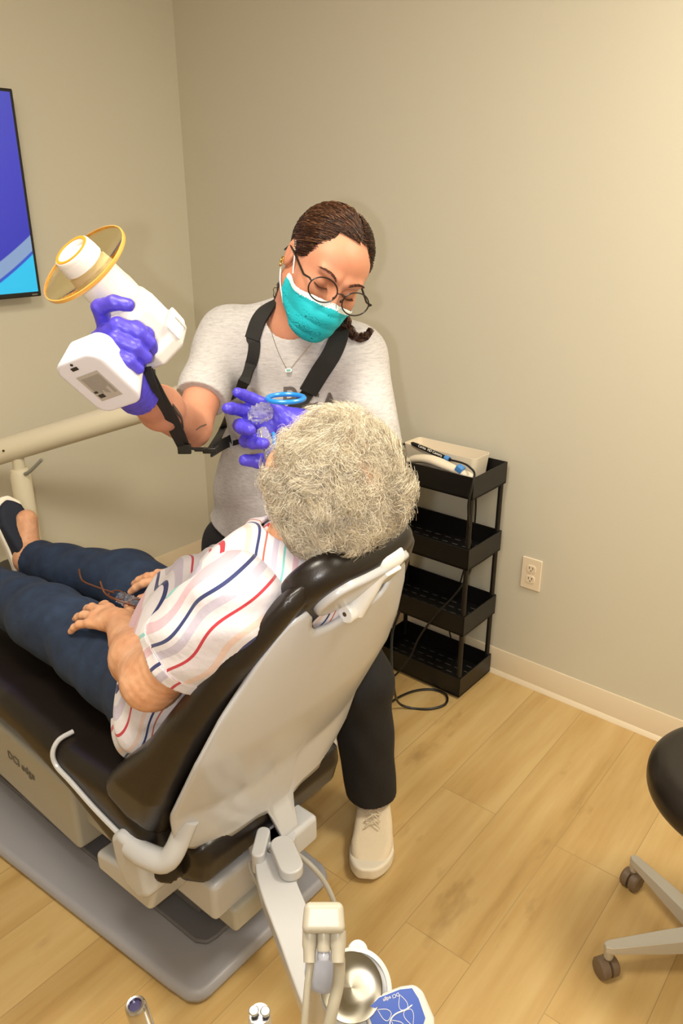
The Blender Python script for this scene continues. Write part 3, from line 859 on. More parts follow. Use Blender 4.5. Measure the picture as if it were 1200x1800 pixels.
# shoes
shoe_m = M('cream_knit'); shoe_m.setb(Base_Color=lin('#dccbb0'), Roughness=.8)
shoe_m.bump(shoe_m.noise(260, 2), .5, .002)
sole_m = simple('white_foam_sole', '#e6dccb', .6)
tread_m = simple('dark_sole', '#5b5046', .7)
def shoe(an, fw):
    fw = nrm(fw); sd = np.cross(ZV, fw); base = V3(an[0], an[1], 0) - fw * .06
    R = np.stack([sd, fw, ZV], 1)
    def up(p):
        q = (p - base) @ R; x, y, z = q.T
        x = x - .010 * np.sin(np.clip(y / .26, 0, 1) * 3.0)
        wv = np.interp(y, [-.02, .0, .06, .12, .18, .225, .255], [.022, .038, .042, .049, .054, .047, .016])
        top = np.interp(y, [-.02, .0, .07, .10, .15, .20, .25], [.080, .095, .098, .090, .070, .054, .034])
        wv = np.where(y > .17, .054 * np.sqrt(np.clip(1 - ((y - .17) / .088) ** 2, 0.02, 1)), wv)
        d1 = np.abs(x) - wv + .018; d2 = np.abs(z - (top * .5 + .014)) - (top * .5 - .012) + .022; d3 = np.abs(y - .117) - .135 + .02
        return (np.sqrt(np.maximum(d1, 0) ** 2 + np.maximum(d2, 0) ** 2 + np.maximum(d3, 0) ** 2) + np.minimum(np.maximum(np.maximum(d1, d2), d3), 0) - .020) * .7
    def so_(p):
        q = (p - base) @ R; x, y, z = q.T
        x = x - .010 * np.sin(np.clip(y / .26, 0, 1) * 3.0)
        wv = np.interp(y, [-.03, -.015, .06, .12, .18, .235, .275], [.024, .042, .046, .053, .059, .052, .012])
        wv = np.where(y > .17, .059 * np.sqrt(np.clip(1 - ((y - .17) / .102) ** 2, 0.02, 1)), wv)
        z0 = np.interp(y, [0, .2, .27], [0, .0, .016])
        d1 = np.abs(x) - wv + .008; d2 = np.abs(z - z0 - .017) - .017 + .007; d3 = np.abs(y - .122) - .148 + .01
        dd = np.sqrt(np.maximum(d1, 0) ** 2 + np.maximum(d2, 0) ** 2 + np.maximum(d3, 0) ** 2) + np.minimum(np.maximum(np.maximum(d1, d2), d3), 0) - .008
        return np.maximum(dd, .0005 - z) * .75
    lo = base - .32; hi = base + .34; lo[2] = -.01; hi[2] = .14
    u = sdf_mesh('shoe', up, lo, hi, .0035, shoe_m.m, nurse)
    sdf_mesh('sole', so_, lo, hi, .0035, [sole_m, tread_m], u, matfn=lambda P: (P[:, 2] < .007))
    mb = MB()
    for k in range(4):
        y = .085 + k * .018
        z = np.interp(y, [.0, .07, .10, .15, .20], [.104, .107, .099, .080, .060]) + .0035
        for sg in (-1, 1):
            pts = [base + R @ V3(sg * .020 + .009, y, z - .003), base + R @ V3(.009, y + .006, z + .003), base + R @ V3(-sg * .020 + .009, y + .018, z - .008)]
            mb.tube(crv(pts, 4), .0022, 6)
    mb.build('laces', simple('lace', '#cdbfa6', .8), u)
shoe(anL, V3(-.10, -.99, 0)); shoe(anR, V3(-.15, -1, 0))

# hair: combed back from a side parting into two low braids
def seeds(n, rs):
    v = rs.randn(n, 3); return v / np.linalg.norm(v, axis=1, keepdims=True)
rs = np.random.RandomState(3)
HCc = np.array([0, .014, .045]); HRr = np.array([.0775, .0965, .0795])
def hairline(u):
    """local unit directions with hair"""
    x, y, z = u.T
    fr = y < .10
    lim = .50 + .10 * np.cos(x * 3.1)                       # height of the hairline over the forehead
    lim = np.where(np.abs(x) > .42, .70 - (np.abs(x) - .42) * 2.4, .70 - .05 * np.exp(-((x - .17) / .08) ** 2))
    front_ok = z > np.where(y < -.35, lim, np.interp(y, [-.35, .0, .25], [.0, -.35, -.85]))
    return front_ok
U = seeds(14000, rs); U = U[hairline(U)]
def shell_pt(u, lift=0.0):
    return HCc + u * (HRr + lift)
K = 14
S = []
tone = []
part_x = .18
for u in U:
    side = -1 if u[0] < part_x * (1 if u[1] < .3 else .4) else 1
    tgt = nrm(V3(.55 * side, .80, -.62))
    ang = math.acos(np.clip(u @ tgt, -1, 1))
    L = min(ang, .25 + .75 * rs.rand())
    ax_ = nrm(np.cross(u, tgt) + 1e-6)
    pts = []
    lift = .001 + .006 * rs.rand()
    for k in range(K):
        a = L * k / (K - 1)
        v = u * math.cos(a) + np.cross(ax_, u) * math.sin(a)
        pts.append(shell_pt(v, lift * (1 - .6 * abs(2 * k / (K - 1) - 1)) + .0008 * math.sin(k * 1.3 + u[0] * 40)))
    S.append(pts)
S = np.array(S) @ NR.T * NS + NH
def f_hairbase(p):
    q = (p - NH) @ NR / NS
    d_ = ell(q, HCc, HRr + .0005)
    u = (q - HCc) / HRr; u /= np.linalg.norm(u, axis=1, keepdims=True) + 1e-9
    lim = np.where(np.abs(u[:, 0]) > .42, .70 - (np.abs(u[:, 0]) - .42) * 2.4, .70)
    lim = np.where(u[:, 1] < -.35, lim, np.interp(u[:, 1], [-.35, .0, .25], [.0, -.35, -.85]))
    cut = (lim - u[:, 2]) * .07
    d_ = smax(d_, cut, .003)
    part = np.maximum(np.abs(q[:, 0] - .013 - .02 * (q[:, 2] - .1)) - .0013, q[:, 1] - .01)
    d_ = np.maximum(d_, -np.maximum(part, -(q[:, 2] - .075)))
    return d_
hb_ = sdf_mesh('hair', f_hairbase, NH - .14, NH + .15, .0027, hair_base, nurse)
# keep the parting clear
q = (S - NH) @ NR / NS
keep = ~((np.abs(q[:, 0, 0] - .013) < .0016) & (q[:, 0, 1] < .01))
strands('hair_strands', S[keep], .00072, hair_m.m, hb_, n=3, taper=.6)
def braid(name, pts, r, loose=None):
    C_ = crv(pts, 14); n = len(C_); S_ = []
    for ph in range(3):
        for j in range(60):
            o1 = rs.randn(3) * .35
            pl_ = []
            for i, c in enumerate(C_):
                t = i / (n - 1); rr = r * (1 - .45 * t) * (1 + .12 * math.sin(t * 40))
                a = t * 13 + ph * 2.094
                T = nrm(C_[min(i + 1, n - 1)] - C_[max(i - 1, 0)]); X = nrm(np.cross(T, V3(.2, .9, .3))); Y = np.cross(T, X)
                pl_.append(c + X * math.cos(a) * rr * .62 + Y * math.sin(2 * a) * rr * .42 + (X * o1[0] + Y * o1[1] + T * o1[2]) * rr * .75)
            S_.append(pl_)
    strands(name, np.array(S_), .0009, hair_m.m, nurse, n=3, taper=.5)
braid('braid', [at(503, 500, 1.67), at(495, 520, 1.68), at(487, 545, 1.68), at(480, 563, 1.67)], .015)
braid('braid', [at(600, 545, 1.64), at(610, 575, 1.62), at(625, 592, 1.61), at(641, 592, 1.61), at(652, 580, 1.61)], .0110)
# brows and lashes
brow_m = simple('brow_brown', '#5a3322', .8)
f_head_only = lambda p: head_sdf(p, NH, NR, NS)
def on_face(x, z, lift=0.0):
    return ray_hit(nh(x, -.2, z), NR @ V3(0, 1, 0), f_head_only, .3, .02) - NR @ V3(0, 1, 0) * lift
for sd in (-1, 1):
    B_ = []
    for j in range(170):
        t = rs.rand(); x = sd * (.013 + .038 * t); z = .030 + .008 * math.sin(t * 2.4) + (rs.rand() - .5) * .0070 * (1 - .7 * t)
        p0 = on_face(x, z, .0003); dr = NR @ V3(sd * .9, -.12 + .25 * t, .35 - .7 * t)
        B_.append([p0 + nrm(dr) * .0011 * k for k in range(6)])
    strands('eyebrow', np.array(B_), .00042, brow_m, nurse, n=3)
    B_ = []
    for j in range(42):
        t = j / 41; x = sd * (.0185 + .026 * t); z = .0035 - .0035 * math.sin(t * math.pi)
        p0 = on_face(x, z, .0002); dr = NR @ V3(sd * (t - .3) * .6, -.8, -.45)
        B_.append([p0 + nrm(dr + NR @ V3(0, 0, .08 * k)) * .0013 * k for k in range(6)])
    strands('eyelashes', np.array(B_), .00038, brow_m, nurse, n=3)
    ln = MB(); ln.tube([on_face(sd * (.0175 + .028 * t), .0032 - .0035 * math.sin(t * math.pi), .0004) for t in np.linspace(0, 1, 12)], .0007, 6); ln.build('eyelash_line', brow_m, nurse)

# face mask
mask_m = M('turquoise_mask'); mask_m.setb(Base_Color=lin('#0fb2c0'), Roughness=.75)
mask_m.bump(mask_m.noise(1, 3, remap(mask_m, mask_m.coord(rotation=(0, 0, 0)), (20, 20, 90))), .3, .004)
maskw_m = simple('mask_white_edge', '#e3eeee', .8)
def f_mask_o(p):
    q = (p - NH) @ NR / NS
    d_ = head_sdf(p, NH, NR, NS, face=False, ears=False)
    d_ = smin(d_, cap(q, (0, -.088, .012), (0, -.104, -.030), .008, .013), .040)
    d_ = smin(d_, ell(q, (0, -.085, -.060), (.034, .030, .034)), .04)
    d_ -= .0035 + .0022 * np.abs(np.sin((q[:, 2] + .03 + .3 * q[:, 0] ** 2 * 8) * 105)) * np.clip(1 - np.abs(q[:, 0]) / .07, 0, 1) ** .5
    return d_
def f_mask(p):
    q = (p - NH) @ NR / NS; x, y, z = q.T
    o = f_mask_o(p)
    d_ = np.maximum(o, -(o + .0022))
    top = -.006 - 1.6 * x * x - .18 * np.abs(x)
    bot = -.112 + 3.0 * x * x
    d_ = np.maximum(d_, z - top); d_ = np.maximum(d_, bot - z)
    d_ = np.maximum(d_, y + .018 - .10 * (z + .05)); return d_
def mask_mat(P):
    q = (P - NH) @ NR / NS; x, y, z = q.T
    top = -.006 - 1.6 * x * x - .18 * np.abs(x)
    return ((z > top - .0095)).astype(int)
sdf_mesh('face_mask', f_mask, NH - .15, NH + .1, .0019, [mask_m.m, maskw_m], nurse, matfn=mask_mat, newton=3)
fm = [o for o in nurse.children if o.name.startswith('face_mask')][0]
for sd in (-1, 1):
    for z0, z1 in ((-.022, .030), (-.083, -.028)):
        p0 = nh(sd * .0655, -.024, z0) if z0 > -.05 else nh(sd * .056, -.034, z0)
        mb = MB(); mb.tube(crv([p0, nh(sd * .0735, -.010, (z0 + z1) / 2), nh(sd * .080, .008 if z0 > -.05 else .020, z1)], 6), .0015, 6); mb.build('ear_loop', maskw_m, fm)

# spectacles
wire = simple('black_wire', '#17130f', .3)
glass = M('clear_lens'); glass.setb(Base_Color=(1, 1, 1, 1), Roughness=.0); glass.b.inputs['Transmission Weight'].default_value = 1.0; glass.b.inputs['IOR'].default_value = 1.12
gl = MB()
GZ = .009; GY = -.122
gtilt = rot('X', -4)
def gp(x, y, z): return nh(x, GY + .10 * abs(x) + .06 * z + y, GZ + z)
for sd in (-1, 1):
    ring = [gp(sd * .0380 + .0295 * math.cos(a), 0, .0240 * math.sin(a)) for a in np.linspace(0, 2 * math.pi, 41)[:-1]]
    gl.tube(ring, .00135, 8, closed=True)
gl.tube(crv([gp(-.0085, 0, .006), gp(0, -.002, .0095), gp(.0085, 0, .006)], 6), .0011, 8)
gf = gl.build('spectacle_frame', wire, nurse)
for sd in (-1, 1):
    mb = MB(); ring = [gp(sd * .0380 + .0285 * math.cos(a), 0, .0230 * math.sin(a)) for a in np.linspace(0, 2 * math.pi, 33)[:-1]]
    bk = [r + NR @ V3(0, .0008, 0) for r in ring]
    mb.add(ring + bk, [tuple(range(32)), tuple(range(63, 31, -1))] + [(i, (i + 1) % 32, 32 + (i + 1) % 32, 32 + i) for i in range(32)])
    mb.build('lens', glass.m, gf, smooth=False)
    mb = MB(); mb.tube([gp(sd * .0672, 0, .006), gp(sd * .0722, .002, .009), nh(sd * .0745, -.088, .010), nh(sd * .080, -.01, .014), nh(sd * .080, .022, .012), nh(sd * .078, .040, -.008)], [.0013, .002, .0021, .0021, .0021, .0018], 8); mb.build('temple', wire, gf)
    mb = MB(); mb.tube([gp(sd * .010, 0, .002), gp(sd * .0085, .006, -.004)], .0006, 6); mb.lathe(gp(sd * .0085, .006, -.008), NR @ V3(sd, 0, 0), [(.003, -.0008), (.003, .0008)], 12); mb.build('nose_pad', wire, gf)
# earrings and necklace
gold = simple('gold', '#d8a94c', .25, 1.0)
for k, z in enumerate((-.020, -.014)):
    mb = MB(); c = nh(-.083 , .010 + k * .006, z - .006)
    mb.tube([c + NR @ V3(0, .005 * math.cos(a), .006 * math.sin(a)) for a in np.linspace(0, 2 * math.pi, 17)[:-1]], .0012, 6, closed=True); mb.build('hoop_earring', gold, nurse)
f_front = lambda p: np.minimum(f_shirt_o(p), f_body(p))
def on_front(u, v, lift=.002, f=None):
    dr = V3((u - 600) / F_PX, math.cos(PITCH) + (900 - v) / F_PX * math.sin(PITCH), -math.sin(PITCH) + (900 - v) / F_PX * math.cos(PITCH))
    o = V3(0, 0, CAM_H); h_ = ray_hit(o, dr, f or f_front, 2.4, .9)
    return h_ - nrm(dr) * lift
silver = simple('silver_chain', '#cfc6b4', .3, 1.0)
pend = on_front(507, 651, .003)
mb = MB(); mb.tube(crv([on_front(u, v, .0015) for u, v in ((476, 545), (474, 570), (484, 606), (497, 636), (507, 649), (520, 636), (540, 613), (553, 598))], 5), .0006, 5); nk = mb.build('necklace', silver, nurse)
mb = MB(); fx = V3(1, .15, 0); mb.prism(rrect(.0068, .0038, .0036), lambda x, y, h: pend + nrm(fx) * x + nrm(V3(0, .35, .93)) * y - V3(0, .93, -.3) * h, 0, .002); mb.build('pendant', simple('pendant_white', '#e9f2ea', .3), nk)
mb = MB(); mb.prism(rrect(.0048, .0022, .0021), lambda x, y, h: pend + nrm(fx) * x + nrm(V3(0, .35, .93)) * y - V3(0, .93, -.3) * h, .002, .0032); mb.build('pendant_stone', simple('green_stone', '#0f7f78', .2), nk)
# shirt print
print_m = simple('print_grey', '#5d5552', .8)
def print_on(body, u, v, size, ang, parent):
    c = on_front(u, v, .0, f_shirt_o)
    e = 6
    cx = nrm(on_front(u + e, v, 0, f_shirt_o) - on_front(u - e, v, 0, f_shirt_o)); cy = nrm(on_front(u, v - e, 0, f_shirt_o) - on_front(u, v + e, 0, f_shirt_o))
    a = math.radians(ang); x = cx * math.cos(a) + cy * math.sin(a)
    o = text_mesh('printed_letter', body, size, c, x, cy, print_m, parent, .001, shear=.15, offset=.0018)
    me = o.data
    n = len(me.vertices); co = np.empty(n * 3); me.vertices.foreach_get('co', co); co = co.reshape(-1, 3) + world_loc(o)
    for _ in range(3):
        g = np.stack([f_shirt_o(co + np.eye(3)[k] * .001) - f_shirt_o(co - np.eye(3)[k] * .001) for k in range(3)], 1) / .002
        co = co - (f_shirt_o(co) - .0012)[:, None] * g / np.maximum((g * g).sum(1, keepdims=True), .3)
    me.vertices.foreach_set('co', (co - world_loc(o)).ravel()); me.update()
print_on('D', 508, 694, .042, 4, tsh); print_on('C', 546, 703, .040, -2, tsh); print_on('A', 578, 703, .040, 4, tsh)
# tattoos on the right arm
tat = simple('tattoo_ink', '#5b4a40', .7)
for pts in (((303, 712), (309, 722), (318, 734), (322, 752)), ((345, 755), (352, 750), (362, 746))):
    mb = MB(); mb.tube(crv([on_front(u, v, .0, f_body) for u, v in pts], 6), [.0042 * (1 - .5 * abs(2 * i / (6 * (len(pts) - 1)) - .6)) for i in range(6 * (len(pts) - 1) + 1)] if pts[0][0] < 320 else .0014, 8); mb.build('tattoo', tat, nurse)
# gloves
def f_gR(p):
    d_ = hand_sdf(p, wrR, RgR, hpR, infl=.0016)
    fa = nrm(elR - wrR)
    cuff = np.maximum(np.maximum(cap(p, wrR - fa * .02, wrR + fa * .055, .029, .036), (p - wrR) @ fa - .052), -cap(p, wrR + fa * .045, wrR + fa * .1, .033, .037))
    d_ = smin(d_, cuff, .018)
    return d_ - .0003 * np.sin(p[:, 0] * 500 + p[:, 2] * 300) * np.sin(p[:, 1] * 420)
def f_gL(p):
    d_ = hand_sdf(p, wrL, RgL, hpL, infl=.0016)
    fa = nrm(elL - wrL)
    cuff = np.maximum(np.maximum(cap(p, wrL - fa * .02, wrL + fa * .055, .029, .036), (p - wrL) @ fa - .052), -cap(p, wrL + fa * .045, wrL + fa * .1, .033, .037))
    d_ = smin(d_, cuff, .018)
    return d_ - .0003 * np.sin(p[:, 0] * 500 + p[:, 2] * 300) * np.sin(p[:, 1] * 420)
sdf_mesh('glove', f_gR, wrR - .17, wrR + .17, .0017, glove_m.m, nurse)
sdf_mesh('glove', f_gL, wrL - .17, wrL + .17, .0017, glove_m.m, nurse)

# ------------------------------------------------------------------ handheld x-ray unit
wht = simple('xray_white', '#dedad6', .38)
wht2 = simple('xray_panel', '#cfccd4', .45)
orange = simple('orange_rubber', '#f08a1e', .4)
amber = M('amber_acrylic'); amber.setb(Base_Color=lin('#fdf0cc'), Roughness=.02); amber.b.inputs['Transmission Weight'].default_value = 1.0; amber.b.inputs['IOR'].default_value = 1.04
xu = empty('dental_xray_unit', XF, 'white handheld x-ray unit with orange-rimmed cone and amber disc, held up by the standing person', 'x-ray unit')
XR = np.stack([XA, XH, XU], 1)
XB = XF + XH * .158 + XA * -.036 - XU * .006          # barrel centre line
# battery base
def f_batt(p):
    q = (p - XF) @ XR
    return rbx(q, (0, .024, 0), (.0575, .030 , .044), .018) * 1.0
def f_batt2(p):
    q = (p - XF) @ XR; x, y, z = q.T
    k = 1 - .10 * np.clip(y / .05, 0, 1)
    xx = x / k; zz = z / k
    r = .021
    dx = np.abs(xx) - .0540 + r; dz = np.abs(zz) - .0410 + r
    d2 = np.hypot(np.maximum(dx, 0), np.maximum(dz, 0)) + np.minimum(np.maximum(dx, dz), 0) - r
    dy = np.abs(y - .024) - .026
    e = .005
    return np.hypot(np.maximum(d2 + e, 0), np.maximum(dy + e, 0)) + np.minimum(np.maximum(d2 + e, dy + e), 0) - e
sdf_mesh('battery_base', f_batt2, XF - .1, XF + .1, .0024, [wht, wht2], xu, matfn=lambda P: (((P - XF) @ XH) < .0035))
bt = [o for o in xu.children if o.name.startswith('battery_base')][0]
mb = MB(); c = XF - XH * .0022
RBf = np.stack([-XA, XU, -XH], 1)
mb.box(c - XA * .002 + XU * 0.0, V3(.0265, .0195, .0006), RBf); lb = mb.build('rating_label', simple('label_grey', '#a39c94', .5), bt, bevel=0)
mb = MB()
rsl = random.Random(2)
for k in range(13):
    L_ = .020 * (.6 + .4 * rsl.random()) if k < 10 else .016
    mb.box(c - XA * (.002 + .020 - L_) * 1.0 * 0 - XU * (.016 - k * .0025) - XA * (.002 - (.021 - L_)), V3(L_, .0004, .0008), RBf)
mb.build('label_lines', simple('label_ink', '#5f5a55', .6), lb)
mb = MB(); mb.box(c - XA * .019 + XU * .011, V3(.0035, .005, .001), RBf); mb.box(c - XA * .010 + XU * .014, V3(.002, .003, .001), RBf); mb.build('label_symbols', simple('label_black', '#2a2724', .6), lb)
mb = MB(); mb.box(c + XA * .039 + XU * .008, V3(.0028, .0055, .0008), RBf); mb.build('charge_port', simple('port_black', '#22201d', .5), bt)
mb = MB(); mb.lathe(c + XA * .047 + XU * .006, -XH, [(.0022, 0), (.0022, .001)], 10); mb.build('charge_port', simple('port_black', '#22201d', .5), bt)
# handle
def f_handle(p):
    q = (p - XF) @ XR
    return smin(ell(q, (-.002, .085, 0), (.022, .070, .0205)), rbx(q, (-.002, .085, 0), (.020, .050, .0185), .014), .01)
sdf_mesh('handle', f_handle, XF - .05, XF + .22, .003, wht, xu)
# trigger
mb = MB(); mb.box(xr(.030, .128, -.024), V3(.008, .011, .009), XR); mb.build('trigger', orange, xu, bevel=.004)
# barrel: facetted body, neck, cone
def f_body_x(p):
    q = (p - XB) @ XR; x, y, z = q.T
    # octagonal section, widest at the rear
    w_ = np.interp(x, [-.062, -.047, -.03, -.02, .03, .045, .06], [.040, .051, .053, .047, .045, .037, .034])
    ay = np.abs(y + .004); az = np.abs(z)
    oc = np.maximum(np.maximum(ay, az * 1.06), (ay + az * 1.06) * .735) - w_
    d_ = smax(oc, np.abs(x + .000) - .058, .010)
    d_ = smax(d_, -(p - xr(0, 0, 0)) @ XH * 0 - 1, .001)
    return d_ * .9
sdf_mesh('barrel', f_body_x, XB - .14, XB + .14, .0026, wht, xu)
mb = MB(); mb.lathe(XB + XA * .05 + XH * -.004, XA, [(.0365, 0), (.0365, .018), (.0350, .026), (.0325, .062), (.0315, .088), (.0305, .094)], 48); mb.build('cone', wht, xu)
CT = XB + XA * .143 - XH * .004
mb = MB(); mb.lathe(CT, XA, [(.0300, 0), (.0300, .006), (.0285, .0085), (.0225, .0085), (.0205, .006), (.0205, -.03)], 48, caps=False)
mb.add([CT + XA * -.0295 + .0205 * (math.cos(a) * XH + math.sin(a) * XU) for a in np.linspace(0, 2 * math.pi, 33)[:-1]], [tuple(range(32))])
mb.build('cone_tip', wht, xu)
mb = MB(); mb.lathe(CT + XA * .0082, XA, [(.0228, 0), (.0228, .0016), (.0272, .0016), (.0272, 0)], 48, caps=False); mb.build('orange_ring', orange, xu)
mb = MB()
DC = CT - XA * .017
mb.lathe(DC, XA, [(.0322, -.0022), (.070, -.0022), (.0722, 0), (.070, .0022), (.0322, .0022), (.0322, -.0022)], 64, caps=False); sdk = mb.build('shield_disc', amber.m, xu, angle=60)
mb = MB(); mb.lathe(DC, XA, [(.0716, -.0030), (.0734, -.0026), (.0740, 0), (.0734, .0026), (.0716, .0030), (.0716, -.0030)], 64, caps=False); mb.build('disc_rim', simple('amber_rim', '#cf9a4c', .15), sdk, angle=60)
# rear control face
mb = MB(); mb.prism(rrect(.030, .024, .010), lambda x, y, h: XB - XA * (x * .6 + .022) + XH * y * .9 - XH * .004 - XU * 0 + XU * h, -.0510, -.0490); 
mb.build('side_panel', wht, xu, bevel=.002)
mb = MB()
for k in range(7): mb.box(XB - XA * (.018 + k * .0040) - XU * .0515 + XH * .004, V3(.0015, .0014, .0006), np.stack([XA, XH, XU], 1))
mb.build('maker_mark', simple('mark_grey', '#a9a6a6', .5), xu)
# strap: runs from the unit to a buckle at the elbow, then round the wearer's neck
strap_m = simple('black_webbing', '#171513', .8, bump=(500, .3, .001))
def ribbon(name, pts, wdir, w_, th=.0016, parent=None, mat=None, n=8):
    C_ = crv(pts, n); W_ = crv(wdir, n) if isinstance(wdir, list) else [np.asarray(wdir, float)] * len(C_)
    vs = []; m_ = len(C_)
    for i, c in enumerate(C_):
        T = nrm(C_[min(i + 1, m_ - 1)] - C_[max(i - 1, 0)]); x = nrm(W_[i] - T * (W_[i] @ T)); nn = np.cross(T, x)
        vs += [c + x * w_ + nn * th, c - x * w_ + nn * th, c - x * w_ - nn * th, c + x * w_ - nn * th]
    fs_ = [tuple(range(4)), tuple(range(4 * m_ - 1, 4 * m_ - 5, -1))] + [(i * 4 + k, i * 4 + (k + 1) % 4, i * 4 + 4 + (k + 1) % 4, i * 4 + 4 + k) for i in range(m_ - 1) for k in range(4)]
    mb = MB(); mb.add(vs, fs_); return mb.build(name, mat or strap_m, parent or xu)
BK = at(322, 788, 1.42); BK2 = at(368, 790, 1.50)
att = xr(-.080, .155, -.012)
VX = V3(1, 0, .1)
ribbon('strap', [at(256, 646, 1.17), at(270, 684, 1.19), at(294, 735, 1.285), at(320, 787, 1.43)], V3(1, 0, .25), .0080, parent=xu)
ribbon('strap', [at(262, 650, 1.18), at(282, 690, 1.21), at(310, 742, 1.30), at(328, 784, 1.44)], V3(1, 0, .3), .006, parent=xu)
mb = MB(); mb.box(at(263, 655, 1.225), V3(.009, .004, .005)); mb.build('strap_slider', blk, xu, bevel=.001)
mb = MB(); mb.box(at(324, 789, 1.42), V3(.013, .004, .010)); mb.build('buckle', blk, xu, bevel=.002)
mb = MB(); mb.box(at(352, 790, 1.48), V3(.012, .004, .004)); mb.box(at(368, 792, 1.50), V3(.014, .004, .006)); mb.build('buckle', blk, xu, bevel=.002)
mb = MB(); mb.tube([at(330, 787, 1.43), at(342, 789, 1.46), at(356, 790, 1.49)], .003, 8); mb.build('buckle_cord', strap_m, xu)
def on_shirt(u, v, lift=.006):
    return on_front(u, v, lift, f_shirt_o)
# left side of the loop, up to the neck
p_l = [at(372, 790, 1.51), on_shirt(392, 752, .012), on_shirt(418, 695), on_shirt(441, 640), on_shirt(447, 605), on_shirt(443, 592), on_shirt(455, 560), on_shirt(478, 535, .008), at(500, 520, 1.69)]
ribbon('neck_strap', p_l, [V3(1, 0, .4)] * 4 + [V3(1, 0, .3)] * 5, .0125, .002)
p_r = [at(372, 792, 1.51), on_shirt(400, 777, .008), on_shirt(440, 762), on_shirt(480, 738), on_shirt(520, 715), on_shirt(541, 690), on_shirt(562, 655), on_shirt(585, 620), on_shirt(598, 585, .008), at(600, 560, 1.68)]
ribbon('neck_strap', p_r, [V3(.1, 0, 1)] * 3 + [V3(.5, 0, .8)] + [V3(.9, 0, .35)] * 6, .0135, .002)
pd = [on_shirt(541, 690, .008), on_shirt(562, 655, .008), on_shirt(583, 622, .008), on_shirt(597, 588, .010), at(602, 566, 1.67)]
ribbon('strap_pad', pd, V3(.9, 0, .35), .0195, .003)
pd = [on_shirt(443, 596, .008), on_shirt(455, 562, .008), on_shirt(476, 537, .010), at(496, 522, 1.68)]
ribbon('strap_pad', pd, V3(.9, 0, .45), .016, .003)

# ------------------------------------------------------------------ aiming ring and sensor holder, held in the other glove
ringm = simple('blue_plastic', '#1e7fd0', .3)
ah = empty('sensor_holder', at(503, 699, 1.27), 'blue aiming ring and sensor rod in clear wrap, held over the reclining person', 'sensor holder')
rc_ = at(502, 700, 1.285)
mb = MB(); mb.tube([rc_ + .0315 * (math.cos(a) * V3(1, 0, 0) + math.sin(a) * V3(0, 1, -.02)) for a in np.linspace(0, 2 * math.pi, 49)[:-1]], .0042, 10, closed=True, flat=1.0); mb.build('aiming_ring', ringm, ah)
steel = simple('polished_steel', '#c9c7c2', .18, 1.0)
mb = MB(); mb.tube(crv([at(458, 756, 1.26), at(462, 780, 1.25), at(467, 800, 1.24), at(473, 818, 1.23)], 6), .0022, 10); mb.build('steel_rod', steel, ah)
mb = MB(); mb.tube(crv([at(480, 760, 1.262), at(482, 775, 1.255), at(484, 805, 1.245)], 6), .0030, 8); mb.build('holder_rod', ringm, ah)
mb = MB(); mb.box(at(486, 790, 1.25), V3(.006, .006, .010), rot('Y', 14)); mb.build('bite_block', ringm, ah, bevel=.002)
wrap = M('clear_wrap'); wrap.setb(Base_Color=(.93, .93, .95, 1), Roughness=.08); wrap.b.inputs['Transmission Weight'].default_value = .85; wrap.b.inputs['IOR'].default_value = 1.25
def crinkle(name, a, b, ra, rb, par, amp=.0035):
    a = np.asarray(a); b = np.asarray(b); ab = nrm(b - a)
    R_ = np.random.RandomState(9); ds = R_.randn(26, 3); ds /= np.linalg.norm(ds, axis=1)[:, None]; fr = 200 + 500 * R_.rand(26); ph = R_.rand(26) * 6
    def f(p):
        d_ = cap(p, a, b, ra, rb)
        n_ = np.zeros(len(p))
        for k in range(26):
            n_ += np.abs(np.sin(p @ ds[k] * fr[k] + ph[k])) / 26
        return (d_ + (n_ - .64) * amp * 6) * .7
    lo_ = np.minimum(a, b) - .04; hi_ = np.maximum(a, b) + .04
    return sdf_mesh(name, f, lo_, hi_, .0016, wrap.m, par, newton=1)
crinkle('clear_wrap', at(452, 728, 1.285), at(463, 724, 1.29), .015, .016, ah)
crinkle('clear_wrap', at(462, 762, 1.262), at(478, 800, 1.248), .010, .012, ah, .003)

# ------------------------------------------------------------------ patient
pat = empty('person', CH(.15, 0, 0), 'person with curly white hair, striped shirt and navy trousers, lying back in the dental chair', 'person')
PH = CH(-.205, .0, 1.185)
fP = nrm(DV * math.sin(math.radians(48)) + ZV * math.cos(math.radians(48)))     # where the face looks
cP = nrm(-DV * math.cos(math.radians(48)) + ZV * math.sin(math.radians(48)))    # crown
_y = rot('X', 0) ; fP0 = fP; fP = nrm(fP * math.cos(math.radians(10)) + WV * math.sin(math.radians(10)))
xP = np.cross(-fP, cP)                                                            # local x = y(back) cross z
PR = np.stack([np.cross(-fP, cP), -fP, cP], 1)
def ph(x, y, z): return PH + PR @ V3(x, y, z)
p_neck0 = ph(0, .03, -.05); p_neckb = CH(-.165, 0, 1.045)
p_chest = CH(-.10, 0, .95); p_belly = CH(.03, 0, .80); p_pelvis = CH(.10, 0, .675)
p_shN = CH(-.150, -.178, 1.0); p_shF = CH(-.12, .175, .975)
p_elN = CH(-.005, -.232, .838); p_wrN = CH(.245, -.125, .812)
p_elF = CH(.12, .235, .80); p_wrF = CH(.292, .105, .808)
p_hipN = CH(.12, -.095, .66); p_hipF = CH(.12, .095, .66)
p_knN = CH(.56, -.115, .70); p_knF = CH(.56, .12, .70)
p_anN = CH(.99, -.10, .655); p_anF = CH(.955, .055, .672)
PT = np.stack([WV, np.cross(nrm(p_chest - p_belly), WV), nrm(p_chest - p_belly)], 1)
PRN = hand_frame(DV * .98 - ZV * .10 + WV * .05, ZV + DV * .08 - WV * .12, 1)
PRF = hand_frame(DV * .97 - WV * .25 - ZV * .12, ZV, 1)
